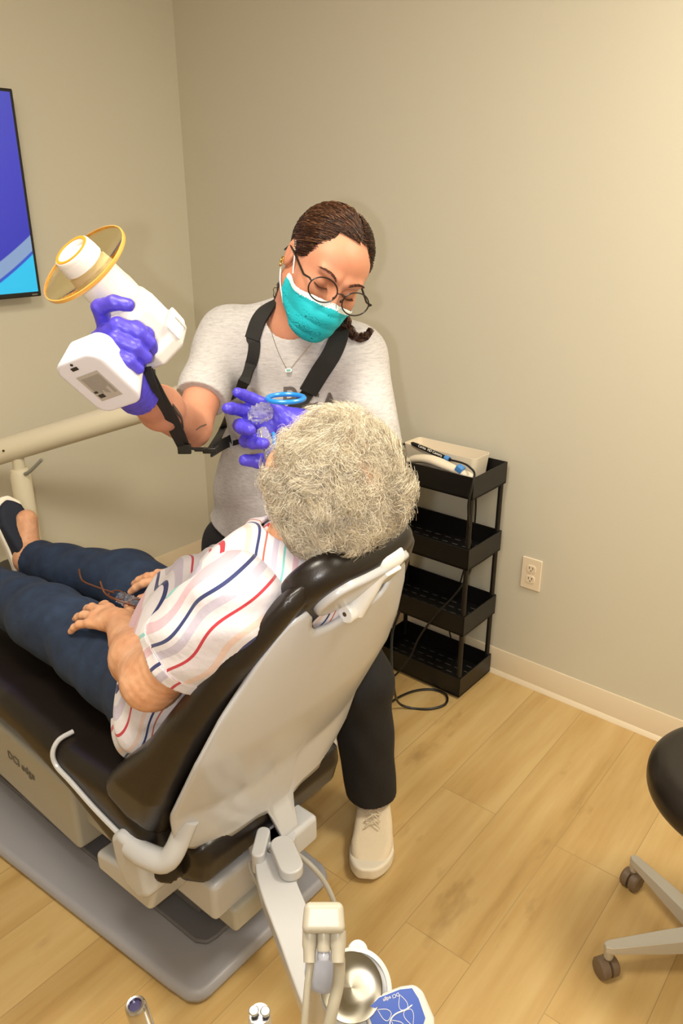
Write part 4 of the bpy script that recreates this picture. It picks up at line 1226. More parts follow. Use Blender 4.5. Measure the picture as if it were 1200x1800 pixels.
# which side the thumb is on: the near hand's thumb points away from the camera
if PRN[:, 1] @ WV < 0: PRN[:, 1] *= -1
if PRF[:, 1] @ WV > 0: PRF[:, 1] *= -1
php = [(10, 16, 10), (8, 14, 10), (8, 16, 10), (10, 18, 12)]
hpN = hand_parts(p_wrN, PRN, php, [(.70, .62, -.25), (.85, .50, -.12), (.92, .38, -.10)], spread=(13, 3, -8, -22), s=.93, fat=1.12)
hpF = hand_parts(p_wrF, PRF, php, [(.70, .62, -.25), (.85, .50, -.12), (.92, .38, -.10)], spread=(13, 3, -8, -20), s=.93, fat=1.12)
def p_torso(p, infl=0.0):
    d_ = ell(p, p_chest, V3(.175, .115, .17) + infl, PT)
    d_ = smin(d_, ell(p, p_belly + DV * .03, V3(.185, .155, .175) + infl, PT), .06)
    d_ = smin(d_, ell(p, p_pelvis, V3(.195, .125, .12) + infl, PT), .06)
    d_ = smin(d_, cap(p, p_shN + WV * .03, p_shF - WV * .03, .052 + infl), .07)
    return d_
def p_legs(p, infl=0.0):
    d_ = chain(p, [p_hipN, p_knN, p_anN], [.092 + infl, .060 + infl, .042 + infl * .8], .03)
    return smin(d_, chain(p, [p_hipF, p_knF, p_anF], [.092 + infl, .060 + infl, .042 + infl * .8], .03), .03)
def f_pbody(p):
    d_ = head_sdf(p, PH, PR, 1.0)
    d_ = smin(d_, cap(p, p_neck0, p_neckb, .058, .062), .04)
    d_ = smin(d_, p_torso(p), .04)
    d_ = smin(d_, p_legs(p), .04)
    d_ = smin(d_, chain(p, [p_shN, p_elN, p_elN * .6 + p_wrN * .4 - ZV * .006, p_wrN], [.058, .050, .050, .029], .02), .03)
    d_ = smin(d_, chain(p, [p_shF, p_elF, p_elF * .6 + p_wrF * .4, p_wrF], [.058, .050, .048, .029], .02), .03)
    d_ = smin(d_, hand_sdf(p, p_wrN, PRN, hpN, .93, 1.12), .015)
    d_ = smin(d_, hand_sdf(p, p_wrF, PRF, hpF, .93, 1.12), .015)
    # feet
    for an, tw in ((p_anN, -.04), (p_anF, .03)):
        d_ = smin(d_, cap(p, an + DV * .02, an + DV * .05 + ZV * .10 + WV * tw, .036, .030), .03)
    return d_ - .0005 * np.sin(p[:, 0] * 210 + 3 * np.sin(p[:, 1] * 90)) * np.sin(p[:, 2] * 260)
blo = np.minimum.reduce([CH(1.15, -.2, .4), CH(1.1, .3, .4), CH(-.4, -.35, .4)]) - .03
bhi = np.maximum.reduce([CH(-.4, .3, 1.4), CH(1.1, .3, 1.4), CH(-.4, -.3, 1.4)]) + .03
sdf_mesh('body', f_pbody, blo, bhi, .0032, skin_old.m, pat, newton=2)
# trousers
denim = M('navy_trousers')
denim.link(denim.ramp(denim.noise(30, 5), [(.3, '#16243c'), (.7, '#22344f')]), denim.b.inputs['Base Color'])
denim.setb(Roughness=.85); denim.bump(denim.noise(9, 5), .5, .015)
def f_ptrous(p):
    q = toCH(p)
    d_ = p_legs(p, .020)
    d_ = smin(d_, ell(p, p_pelvis + DV * .03, V3(.21, .145, .13), PT), .05)
    # cloth bridging the lap
    d_ = smin(d_, cap(p, CH(.18, -.05, .665), CH(.36, .05, .665), .085, .06), .06)
    d_ -= .004 * np.sin(q[:, 0] * 26 + 6 * q[:, 1]) * np.sin(q[:, 2] * 30) + .0025 * np.sin(q[:, 0] * 60 + 20 * q[:, 1])
    d_ = smax(d_, -(q[:, 2] - .558), .02)                  # flattened on the seat
    return np.maximum(d_, q[:, 0] - .935)
sdf_mesh('trousers', f_ptrous, blo, bhi, .0045, denim.m, pat)
# striped shirt: stripes are woven, a repeating sequence of colours
shirt_stripe = M('striped_cotton')
sa = shirt_stripe.new('ShaderNodeAttribute', attribute_name='stripe')
fr = mth(shirt_stripe, 'FRACT', sa.outputs['Fac'])
seq = [(0, '#d6d0d8'), (.07, '#b8303f'), (.092, '#d9d4da'), (.17, '#beb6c8'), (.235, '#d8d3d9'), (.28, '#2a3366'), (.305, '#d8d3d9'), (.38, '#d0adb9'), (.44, '#dad5da'), (.52, '#7dc0be'), (.545, '#dad5da'), (.60, '#bdb5c8'), (.66, '#d6d1d8'), (.73, '#b4604f'), (.748, '#d8d3d9'), (.80, '#2a3366'), (.825, '#dad5da'), (.88, '#dcc2b8'), (.93, '#d6d1d8')]
shirt_stripe.link(shirt_stripe.ramp(fr, seq + [(1.0, '#d6d0d8')], 'CONSTANT'), shirt_stripe.b.inputs['Base Color'])
shirt_stripe.setb(Roughness=.8); shirt_stripe.bump(shirt_stripe.noise(11, 4), .5, .02)
shirt_stripe.b.inputs['Sheen Weight'].default_value = .2
def folds(p):
    q = toCH(p)
    return .006 * np.sin(q[:, 0] * 40 + q[:, 2] * 25 + 3 * np.sin(q[:, 1] * 14)) * np.sin(q[:, 1] * 20 + q[:, 2] * 9) + .0035 * np.sin(q[:, 2] * 70 - q[:, 0] * 50 + 5 * np.sin(q[:, 1] * 18))
def f_pshirt_o(p):
    d_ = p_torso(p, .022) - folds(p)
    # shirt tail spreading on the seat
    d_ = smin(d_, ell(p, CH(.12, -.10, .655), V3(.135, .10, .12), PT) - folds(p), .05)
    return d_
def f_pshirt(p):
    o = f_pshirt_o(p); q = toCH(p)
    d_ = np.maximum(o, -(o + .009))
    # hem
    hem = q[:, 0] * .92 - (q[:, 2] - .70) * .30 - .235 + .02 * np.sin(q[:, 1] * 16 + 1)
    d_ = np.maximum(d_, hem)
    nd = nrm(p_neck0 - p_neckb)
    d_ = smax(d_, -(cap(p, p_neckb + fP * .02 - nd * .01, p_neckb + nd * .2 + fP * .05, .062, .10)), .006)
    return d_
def stripe_t(P):
    q = toCH(P); c = toCH(p_belly[None])[0]
    u_ = toCH((p_chest)[None])[0] - c; u_ /= np.linalg.norm(u_)
    fwd = np.array([u_[2], 0, -u_[0]]);
    if fwd[0] < 0: fwd = -fwd
    f_ = (q - c) @ fwd; b_ = q[:, 1]
    h_ = (q - c) @ u_
    ang = np.arctan2(f_, -b_)
    w_ = .006 * np.sin(h_ * 22 + b_ * 8) + .005 * np.sin(h_ * 55 + 2)
    return (f_ - b_ + w_) / .21 + .03 + 4
sdf_mesh('striped_shirt', f_pshirt, blo, bhi, .0036, shirt_stripe.m, pat, attrs={'stripe': stripe_t})
pst = [o for o in pat.children if o.name.startswith('striped_shirt')][0]
def sleeve(sh, el, frac, r0, r1, side):
    A = nrm(el - sh); Ecut = sh + (el - sh) * frac; Sx = sh - A * .03
    def f(p):
        t = (p - sh) @ A
        d_ = cap(p, Sx, Ecut + A * .03, r0, r1) - .0035 * np.sin(t * 60 + p[:, 0] * 30) - .003 * np.sin(p[:, 2] * 80 + p[:, 1] * 40)
        d_ -= .0022 * (t > (Ecut - sh) @ A - .028)          # turned-up cuff
        d_ = np.maximum(d_, -(d_ + .006))
        return np.maximum(d_, (p - Ecut) @ A)
    X = nrm(np.cross(A, ZV)); Y = np.cross(A, X)
    def st(P):
        r = P - sh; t = r @ A; a = r @ nrm(V3(-.35, .1, .9) - A * (A @ V3(-.35, .1, .9)))
        return (a + .006 * np.sin(t * 40)) / .21 + 4.1 + .14 * (t > (Ecut - sh) @ A - .028)
    lo_ = np.minimum(sh, el) - .12; hi_ = np.maximum(sh, el) + .12
    sdf_mesh('sleeve', f, lo_, hi_, .0034, shirt_stripe.m, pst, attrs={'stripe': st})
sleeve(p_shN, p_elN, .56, .084, .080, -1); sleeve(p_shF, p_elF, .75, .084, .078, 1)
# collar
mb = MB(); C_ = []
nd = nrm(p_neck0 - p_neckb)
e1 = nrm(np.cross(nd, WV)); cN = p_neckb + nd * .012
def col(a, up_, out): return cN + (math.cos(a) * WV + math.sin(a) * e1) * (.070 + out) + nd * up_
vs = []; nA = 40
fdir = 1 if (e1 @ fP) > 0 else -1
for i in range(nA + 1):
    a = (math.pi / 2) * fdir + (.28 + (2 * math.pi - .56) * i / nA)
    vs += [col(a, .022, .0), col(a, .026, .006), col(a, -.006, .026), col(a, -.022, .034)]
k_ = 4
mb.add(vs, [(i * k_ + j, (i + 1) * k_ + j, (i + 1) * k_ + j + 1, i * k_ + j + 1) for i in range(nA) for j in range(k_ - 1)])
co_ = mb.build('collar', shirt_stripe.m, pst, angle=80)
m_ = co_.modifiers.new('t', 'SOLIDIFY'); m_.thickness = .003; m_.offset = 0
at2 = co_.data.attributes.new('stripe', 'FLOAT', 'POINT'); at2.data.foreach_set('value', np.array([4.05 + (i // k_) * .022 for i in range(len(vs))], dtype=np.float32))
# shoes
navy_knit = simple('navy_knit', '#171d2e', .8, bump=(300, .4, .002))
whs = simple('white_sole', '#e9e2d2', .6)
def pshoe(an, tw):
    up = nrm(ZV * .93 + DV * .38 + WV * tw); sl = nrm(DV - up * (DV @ up)); sd = np.cross(up, sl)
    R = np.stack([sd, up, sl], 1); base = an - up * .055 + sl * .015
    def fu(p):
        q = (p - base) @ R; x, y, z = q.T
        wv = np.interp(y, [-.01, .03, .10, .17, .215, .24], [.022, .033, .036, .045, .036, .010])
        tp = np.interp(y, [0, .05, .10, .16, .235], [.062, .062, .058, .038, .020])
        d1 = np.abs(x) - wv + .016; d2 = np.abs(z + tp / 2 - .028) - tp / 2 + .016; d3 = np.abs(y - .115) - .125 + .016
        dd = np.sqrt(np.maximum(d1, 0) ** 2 + np.maximum(d2, 0) ** 2 + np.maximum(d3, 0) ** 2) + np.minimum(np.maximum(np.maximum(d1, d2), d3), 0) - .016
        op = ell(q, (0, .045, -.055), (.026, .050, .036))
        return smax(dd, -op, .004) * .8
    def fsol(p):
        q = (p - base) @ R; x, y, z = q.T
        wv = np.interp(y, [-.02, .03, .10, .17, .225, .252], [.024, .037, .040, .049, .040, .010])
        d1 = np.abs(x) - wv + .006; d2 = np.abs(z - .033) - .013 + .006; d3 = np.abs(y - .116) - .134 + .006
        return (np.sqrt(np.maximum(d1, 0) ** 2 + np.maximum(d2, 0) ** 2 + np.maximum(d3, 0) ** 2) + np.minimum(np.maximum(np.maximum(d1, d2), d3), 0) - .006) * .8
    s_ = sdf_mesh('shoe', fu, base - .27, base + .27, .0034, navy_knit, pat)
    sdf_mesh('sole', fsol, base - .28, base + .28, .0034, whs, s_)
pshoe(p_anF, .03); pshoe(p_anN, -.10)

# hair: soft curly volume
whair = M('white_hair'); at3 = whair.new('ShaderNodeAttribute', attribute_name='tone')
whair.link(whair.ramp(at3.outputs['Fac'], [(0, '#8f7d68'), (.3, '#c2b296'), (.65, '#e6dabf'), (1, '#fbf4e4')]), whair.b.inputs['Base Color'])
whair.setb(Roughness=.45)
wbase = simple('white_hair_base', '#8d7b64', .8, var=('#a8967c', 40), bump=(90, .9, .01))
scalp_m = skin_old.m
rs = np.random.RandomState(11)
hcen = np.array([0, .020, .034]); hrad = np.array([.083, .098, .085])
def p_hairmask(u):
    x, y, z = u.T
    return (z > np.interp(y, [-.95, -.62, -.38, .0, .5, 1], [.70, .35, -.25, -.85, -.92, -.92]))
def f_whair(p):
    q = (p - PH) @ PR
    d_ = ell(q, hcen, hrad)
    d_ += .0045 * np.sin(q[:, 0] * 130 + 2 * np.sin(q[:, 1] * 60)) * np.sin(q[:, 1] * 110 + 1) * np.sin(q[:, 2] * 120)
    # thinner over the crown
    d_ = smin(d_, ell(q, (0, .058, -.036), (.082, .060, .062)), .04)
    cr = np.linalg.norm((q - np.array([.012, .04, .135])) / np.array([.034, .050, .05]), axis=1)
    d_ = d_ + .009 * np.exp(-cr ** 2)
    cutv = np.interp(q[:, 1], [-.11, -.07, -.04, .0, .06, .14], [.075, .030, -.040, -.080, -.10, -.10]) - q[:, 2]
    d_ = smax(d_, (p - HC) @ hn + .030, .02)
    return smax(d_, cutv, .02)
whb = sdf_mesh('hair', f_whair, PH - .18, PH + .2, .003, [wbase, skin_old.m], pat)
N_ = 34000
S_ = []; R0 = []
n_clump = 620
cl_u = seeds(n_clump * 3, rs); cl_u = cl_u[p_hairmask(cl_u)][:n_clump]
cl_axis = rs.randn(len(cl_u), 3); cl_ph = rs.rand(len(cl_u)) * 6.28; cl_r = .003 + .0055 * rs.rand(len(cl_u)); cl_f = 8 + 7 * rs.rand(len(cl_u)); cl_L = .042 + .034 * rs.rand(len(cl_u))
Ks = 18
crown = nrm(V3(.10, .35, .93))
for i in range(N_):
    c = rs.randint(len(cl_u)); u = nrm(cl_u[c] + rs.randn(3) * .075)
    if not p_hairmask(u[None])[0]: continue
    thin = np.linalg.norm((u - crown))
    if thin < .26 and rs.rand() < .5: continue
    base = hcen + u * (hrad - .012)
    flow = u - crown * (u @ crown) * 1.0; flow = nrm(flow + V3(0, 0, -.25) + cl_axis[c] * .55)
    n0 = nrm(u / hrad)
    out = .2 + .5 * rs.rand()
    A = nrm(np.cross(flow, n0) + 1e-6); B = np.cross(A, flow)
    L = cl_L[c] * (.7 + .5 * rs.rand()); r = cl_r[c]; f_ = cl_f[c]; p0 = cl_ph[c]
    pts = []
    for k in range(Ks):
        t = k / (Ks - 1)
        env = r * min(1, t * 2.5)
        pts.append(base + n0 * (.012 + .009 * math.sin(t * 2.6) * out - (L * t) ** 2 / .19) + flow * L * t + env * (math.cos(p0 + f_ * t) * A + math.sin(p0 + f_ * t) * B))
    S_.append(pts)
S_ = np.array(S_) @ PR.T + PH
S_ = S_[((S_ - HC) @ hn).max(1) < rs.uniform(-.020, .010, len(S_))]      # none pushed through the headrest
strands('hair_strands', S_, .00030, whair.m, whb, n=3, taper=.5)
# flyaway hairs
S_ = []
for i in range(1500):
    u = nrm(rs.randn(3))
    if not p_hairmask(u[None])[0]: continue
    base = hcen + u * hrad; dr = nrm(u + rs.randn(3) * .8); cur = rs.randn(3) * .5; pts = [base]
    for k in range(11):
        dr = nrm(dr + cur * .18 + rs.randn(3) * .05); pts.append(pts[-1] + dr * (.0022 + .0012 * rs.rand()))
    S_.append(pts)
S_ = np.array(S_) @ PR.T + PH
S_ = S_[((S_ - HC) @ hn).max(1) < -.016]
strands('flyaway_hair', S_, .00020, whair.m, whb, n=3, taper=.4)

# spectacles and a clear pouch on the lap
tort = simple('tortoise_brown', '#5a2f18', .3)
sp_ = empty('eyeglasses', CH(.30, -.01, .75), 'folded brown eyeglasses lying on the lap beside the near hand', 'eyeglasses')
mb = MB(); mb.tube(crv([at(176, 1022, 1.50), at(184, 1042, 1.485), at(200, 1052, 1.47), at(226, 1062, 1.46), at(242, 1068, 1.45)], 6), .0021, 8); mb.build('temple', tort, sp_)
mb = MB(); mb.tube(crv([at(139, 1000, 1.58), at(142, 1016, 1.57), at(150, 1024, 1.56), at(176, 1034, 1.53), at(200, 1042, 1.50)], 6), .0020, 8); mb.build('temple', tort, sp_)
for cx, cy, Y in ((205, 1046, 1.50), (240, 1062, 1.47)):
    c = at(cx, cy, Y); mb = MB(); mb.tube([c + .021 * math.cos(a) * V3(.9, -.4, 0) + .014 * math.sin(a) * V3(.3, .75, .35) for a in np.linspace(0, 6.283, 33)[:-1]], .0016, 8, closed=True); r_ = mb.build('rim', tort, sp_)

po = empty('plastic_pouch', CH(.26, .0, .74), 'crumpled clear plastic pouch lying on the lap by the brown eyeglasses', 'pouch')
pouch_m = M('clear_pouch'); pouch_m.setb(Base_Color=(.55, .6, .75, 1), Roughness=.05); pouch_m.b.inputs['Transmission Weight'].default_value = .9; pouch_m.b.inputs['IOR'].default_value = 1.3
_w = wrap; wrap = pouch_m
crinkle('pouch_film', at(215, 1052, 1.50), at(268, 1072, 1.47), .013, .013, po, .003)
wrap = _w

# ------------------------------------------------------------------ black storage cart by the wall
blackp = simple('cart_black', '#0e0c0b', .42)
cart_o = np.array([.411, 2.240, 0.0])            # front right foot
CX, CY = R1, -R2                                    # along the wall (to the right), towards the wall
CW, CD = .39, .215
def CT_(x, y, z): return cart_o + CX * (x - CW) + CY * y + ZV * z
cart = empty('storage_cart', CT_(CW / 2, CD / 2, 0), 'slim black four-tier plastic storage cart against the wall behind the dental chair', 'cart')
CRt = np.stack([CX, CY, ZV], 1)
tiers = [.010, .255, .503, .750]
for i, z in enumerate(tiers):
    mb = MB()
    t = .004; hh = .075
    mb.box(CT_(CW / 2, CD / 2, z + .004), V3(CW / 2, CD / 2, .004), CRt)
    mb.box(CT_(CW / 2, t / 2, z + hh / 2), V3(CW / 2, t / 2, hh / 2), CRt); mb.box(CT_(CW / 2, CD - t / 2, z + hh / 2), V3(CW / 2, t / 2, hh / 2), CRt)
    mb.box(CT_(t / 2, CD / 2, z + hh / 2), V3(t / 2, CD / 2, hh / 2), CRt); mb.box(CT_(CW - t / 2, CD / 2, z + hh / 2), V3(t / 2, CD / 2, hh / 2), CRt)
    tr = mb.build('tray', blackp, cart, bevel=.0015)
    mb = MB()
    for r in range(5):
        for c in range(9):
            mb.box(CT_(.035 + c * .041 + (r % 2) * .012, .035 + r * .036, z + .0084), V3(.011, .0022, .0006), CRt)
    mb.build('floor_slots', simple('slot_grey', '#4a4846', .5), tr)
for x in (.012, CW - .012):
    for y in (.012, CD - .012):
        mb = MB(); mb.lathe(CT_(x, y, .03), ZV, [(.0085, 0), (.0085, .76)], 14); mb.build('post', blackp, cart)
for x in (.03, CW - .03):
    for y in (.03, CD - .03):
        mb = MB(); mb.lathe(CT_(x, y, .010) - CY * .008, CY, [(.010, 0), (.010, .016)], 14); mb.build('caster', blackp, cart)
# things on the top tray
bx = empty('plastic_box', CT_(.185, .15, .759), 'open white rectangular plastic box in the top tray of the black cart', 'box')
creamp = simple('ivory_plastic', '#e9dcc6', .35)
def open_box(c, w_, d__, h_, t=.0025):
    mb = MB(); o = rrect(w_, d__, .018, 6); o2 = rrect(w_ - t, d__ - t, .016, 6); n = len(o)
    f = lambda x, y, z: c + CX * x + CY * y + ZV * z
    k = .93
    vs = [f(x * k, y * k, 0) for x, y in o] + [f(x, y, h_) for x, y in o] + [f(x, y, h_) for x, y in o2] + [f(x * k, y * k, t) for x, y in o2]
    fs_ = [tuple(range(n - 1, -1, -1)), tuple(3 * n + i for i in range(n))]
    for l in range(3): fs_ += [(l * n + i, l * n + (i + 1) % n, (l + 1) * n + (i + 1) % n, (l + 1) * n + i) for i in range(n)]
    mb.add(vs, fs_); return mb
open_box(CT_(.190, .150, .759), .145, .050, .090).build('shell', creamp, bx, angle=50)
pen = empty('intraoral_camera', CT_(.20, .09, .83), 'black pen-shaped handpiece with white lettering and blue collar resting on the white box', 'handpiece')
pa, pb2 = CT_(.085, .094, .858), CT_(.265, .078, .835)
pd_ = nrm(pb2 - pa)
mb = MB(); mb.lathe(pa, pd_, [(.003, 0), (.0062, .006), (.0075, .03), (.0080, .09), (.0068, .16), (.0055, .17)], 20); mb.build('barrel', blackp, pen)
upn = nrm(ZV * .55 - CY * .83)
tx = text_mesh('lettering', 'Carina  HD Camera', .0125, pa + pd_ * .088 + (upn - pd_ * (upn @ pd_)) * .0086, pd_, np.cross(upn, pd_), simple('print_white', '#e9e6de', .5), pen, .0004)
bluec = simple('blue_collar', '#4f8fd6', .4)
mb = MB(); mb.lathe(pa + pd_ * .148, pd_, [(.0085, 0), (.0085, .018)], 18); mb.build('collar', bluec, pen)
mb = MB(); mb.tube(crv([pa + pd_ * .168, CT_(.315, .060, .842), CT_(.355, .035, .842), CT_(.385, .01, .835), CT_(.392, -.012, .80), CT_(.388, -.020, .74), CT_(.378, .02, .62), CT_(.370, .06, .50), CT_(.34, .03, .40), CT_(.28, -.012, .30), CT_(.22, -.012, .19), CT_(.19, -.02, .10), CT_(.14, -.05, .012), CT_(.12, -.12, .006)], 10), .0035, 8); mb.build('cable', blackp, pen)
sc2 = empty('curing_wand', CT_(.22, .05, .80), 'white curved wand with a blue clip lying in front of the white box', 'dental tool')
mb = MB(); mb.tube(crv([CT_(.10, .050, .802), CT_(.14, .048, .824), CT_(.20, .045, .834), CT_(.27, .042, .826), CT_(.335, .042, .815), CT_(.362, .046, .812)], 7), list(np.interp(np.linspace(0, 1, 36), [0, .08, .5, .8, 1], [.006, .018, .021, .016, .010])), 18, flat=.75); mb.build('body', creamp, sc2)
mb = MB(); mb.box(CT_(.318, .034, .832), V3(.012, .012, .010), CRt @ rot('Y', 25)); mb.build('clip', bluec, sc2, bevel=.003)
# cable looped on the floor
cb = empty('power_cable', V3(.10, 2.10, 0), 'black cable hanging behind the cart and looped on the floor in front of it', 'cable')
def fl(u, v, z=.006):
    o = V3(0, 0, CAM_H); r = at(u, v, 1.0) - o
    return o + r * ((z - CAM_H) / r[2])
mb = MB(); mb.tube(crv([at(702, 1075, 2.12), at(690, 1110, 2.10), at(688, 1150, 2.06), at(690, 1190, 2.02), fl(698, 1232, .05), fl(720, 1244), fl(755, 1246), fl(782, 1238), fl(784, 1222), fl(762, 1212), fl(730, 1214), fl(700, 1226), fl(672, 1245), fl(630, 1275), fl(590, 1300)], 10), .0042, 8); mb.build('cord', blackp, cb)
mb = MB(); mb.tube(crv([CT_(.27, CD + .008, .76), CT_(.275, CD + .012, .55), CT_(.23, CD + .012, .3), CT_(.20, CD + .010, .12), CT_(.24, CD + .012, .02)], 8), .0028, 8); mb.build('cord', blackp, cb)
mb = MB(); mb.tube(crv([CT_(.02, -.008, .66), CT_(.05, -.010, .54), CT_(.09, -.008, .44), CT_(.10, -.008, .30), CT_(.03, -.012, .22), fl(702, 1075, .3)], 8), .0028, 8); mb.build('cord', blackp, cb)
pb_ = empty('power_strip', CT_(.13, CD + .012, .25), 'pale power adapter hanging on the wall behind the lower cart trays', 'adapter')
mb = MB(); mb.prism(rrect(.05, .028, .012), lambda x, y, h: CT_(.135 + x, CD + .022, .165 + y) + CY * h, -.012, .012); mb.build('housing', simple('pale_grey', '#cfc6b8', .4), pb_, bevel=.003)

# ------------------------------------------------------------------ swivel stool at the right edge
st_c = V3(.832, 1.235, 0)
stool = empty('swivel_stool', st_c, 'black round-backed swivel stool with silver base and brown casters at the right edge', 'stool')
silv = simple('silver_paint', '#bdb8b0', .35, .3)
def f_seat(p):
    q = p - (st_c + V3(0, 0, .50))
    d1 = np.hypot(q[:, 0], q[:, 1]) - .195 + .04; d2 = np.abs(q[:, 2]) - .045 + .04
    return np.hypot(np.maximum(d1, 0), np.maximum(d2, 0)) + np.minimum(np.maximum(d1, d2), 0) - .04
sdf_mesh('seat', f_seat, st_c + V3(-.24, -.24, .42), st_c + V3(.24, .24, .58), .007, leather, stool)
mb = MB(); mb.lathe(st_c + V3(0, 0, .10), ZV, [(.026, 0), (.026, .16), (.018, .162), (.018, .36)], 20); mb.build('column', silv, stool)
mb = MB(); mb.lathe(st_c + V3(0, 0, .065), ZV, [(.055, 0), (.055, .04), (.035, .055)], 24); hubm = mb.build('hub', silv, stool)
brown = simple('caster_brown', '#6f5d4c', .45)
for k in range(5):
    c_end = fl(1072, 1662, .09) if k == 0 else None
    if k == 0:
        a0_ = math.atan2(c_end[1] - st_c[1], c_end[0] - st_c[0]); rr_ = np.hypot(c_end[0] - st_c[0], c_end[1] - st_c[1])
    a = a0_ - k * 2 * math.pi / 5
    e_ = st_c + V3(rr_ * math.cos(a), rr_ * math.sin(a), .088)
    dr = nrm(V3(math.cos(a), math.sin(a), 0)); sd = np.cross(ZV, dr)
    mb = MB()
    i_ = st_c + V3(0, 0, .098)
    vs = []
    for c_, w_, h0_, h1_ in ((i_, .026, -.028, .012), (i_ * .5 + e_ * .5, .021, -.02, .010), (e_, .0145, -.010, .006), (e_ + dr * .012, .008, -.010, .006)):
        vs += [c_ + sd * w_ + ZV * h0_, c_ + sd * w_ * .8 + ZV * h1_, c_ - sd * w_ * .8 + ZV * h1_, c_ - sd * w_ + ZV * h0_]
    fs_ = [(0, 1, 2, 3), (15, 14, 13, 12)] + [(l * 4 + i, l * 4 + (i + 1) % 4, l * 4 + 4 + (i + 1) % 4, l * 4 + 4 + i) for l in range(3) for i in range(4)]
    mb.add(vs, fs_); mb.lathe(e_ - ZV * .035, ZV, [(.010, 0), (.0125, .03)], 14)
    leg = mb.build('leg', silv, stool, bevel=.002)
    ax_ = [V3(.93, .3, 0), V3(.6, -.8, 0), V3(.2, 1, 0), V3(1, .5, 0), V3(-.4, 1, 0)][k]; ax_ = nrm(ax_)
    mb = MB(); c_ = V3(e_[0], e_[1], .024)
    mb.lathe(c_ - ax_ * .024, ax_, [(.006, 0), (.021, .002), (.0245, .006), (.0245, .021), (.016, .0225), (.016, .0255), (.0245, .027), (.0245, .042), (.021, .046), (.006, .048)], 28)
    mb.lathe(c_ + ZV * .018, ZV, [(.008, 0), (.007, .02)], 12)
    mb.build('caster', brown, stool)

# ------------------------------------------------------------------ assistant's delivery arm below the chair back
deliv = empty('delivery_arm', CH(-.12, -.02, .30), 'pale grey swing arm with instrument holder, coming out from under the chair back', 'delivery arm')
za = .40
A1, A2, A3, A4 = fl(484, 1540, za), fl(523, 1640, za), fl(560, 1730, za), fl(600, 1815, za)
mb = MB()
cl = crv([fl(478, 1478, za), A1, A2, A3, A4], 6); m_ = len(cl); wds = np.interp(np.linspace(0, 1, m_), [0, .15, .5, 1], [.030, .036, .036, .040])
vs = []
for i, c in enumerate(cl):
    T = nrm(cl[min(i + 1, m_ - 1)] - cl[max(i - 1, 0)]); X = np.cross(T, ZV)
    vs += [c + X * wds[i], c + X * wds[i] - ZV * .035, c - X * wds[i] - ZV * .035, c - X * wds[i]]
mb.add(vs, [(0, 1, 2, 3), tuple(4 * m_ - 1 - k for k in range(4))] + [(i * 4 + k, i * 4 + (k + 1) % 4, i * 4 + 4 + (k + 1) % 4, i * 4 + 4 + k) for i in range(m_ - 1) for k in range(4)])
mb.build('arm', shell_m, deliv, bevel=.004)
def pad_shape(u, v, z, rx, ry, ang, h_, name, m, par, bev=.004):
    c = fl(u, v, z); a = math.radians(ang); X = V3(math.cos(a), math.sin(a), 0); Y = V3(-math.sin(a), math.cos(a), 0)
    mb = MB(); mb.prism(rrect(rx, ry, min(rx, ry) * .95, 8), lambda x, y, h: c + X * x + Y * y + ZV * h, -h_, 0)
    return mb.build(name, m, par, bevel=bev)
pad_shape(503, 1500, .425, .024, .050, 22, .024, 'knuckle_cover', shell_m, deliv)
pad_shape(458, 1478, .420, .014, .040, -6, .05, 'link', shell_m, deliv)
mb = MB(); mb.lathe(CH(-.10, -.02, .16), ZV, [(.03, 0), (.03, .22)], 20); mb.build('mount', shell_m, deliv)
spring = []
p0, p1 = fl(462, 1530, .36), fl(486, 1575, .34)
for i in range(160):
    t = i / 159; a = t * 2 * math.pi * 14; T = nrm(p1 - p0); X = nrm(np.cross(T, ZV)); Y = np.cross(T, X)
    spring.append(p0 + (p1 - p0) * t + .009 * (math.cos(a) * X + math.sin(a) * Y))
mb = MB(); mb.tube(spring, .0014, 6); mb.build('spring_hose', simple('hose_grey', '#a8a49c', .4), deliv)
hs = simple('hose_cream', '#a9a292', .35)
mb = MB(); mb.tube(crv([fl(438, 1515, .37), fl(441, 1530, .36), fl(455, 1556, .345), fl(475, 1578, .34)], 6), .0045, 8); mb.build('hose', simple('hose_grey', '#a8a49c', .4), deliv)
mb = MB(); mb.tube(crv([fl(520, 1500, .34), fl(545, 1520, .33), fl(570, 1550, .30), fl(588, 1590, .26), fl(592, 1630, .2)], 8), .0055, 10); mb.build('hose', simple('hose_grey', '#a8a49c', .4), deliv)
# instrument holder
hd = empty('instrument_holder', at(568, 1640, .60), 'ivory instrument holder head with two hanging hoses on the swing arm', 'instrument holder')
ivory = simple('ivory_gloss', '#aca596', .35)
hc = at(569, 1613, .60)
vd = nrm(hc - V3(0, 0, CAM_H)); hX = V3(1, 0, 0); hY = nrm(np.cross(hX, vd)); 
if hY[2] < 0: hY = -hY
hRt = np.stack([hX, hY, np.cross(hX, hY)], 1)
def f_hold(p):
    q = (p - hc) @ hRt; x, y, z = q.T
    w_ = .0240 - .0018 * np.clip((y + .01) / .02, -1, 1)
    d1 = np.abs(x) - w_ + .008; d2 = np.abs(y) - .0160 + .008; d3 = np.abs(z) - .014 + .006
    return np.sqrt(np.maximum(d1, 0) ** 2 + np.maximum(d2, 0) ** 2 + np.maximum(d3, 0) ** 2) + np.minimum(np.maximum(np.maximum(d1, d2), d3), 0) - .007
sdf_mesh('head', f_hold, hc - .04, hc + .04, .0016, ivory, hd)
zb = -hRt[:, 2] if (hRt[:, 2] @ vd) < 0 else hRt[:, 2]      # away from the viewer
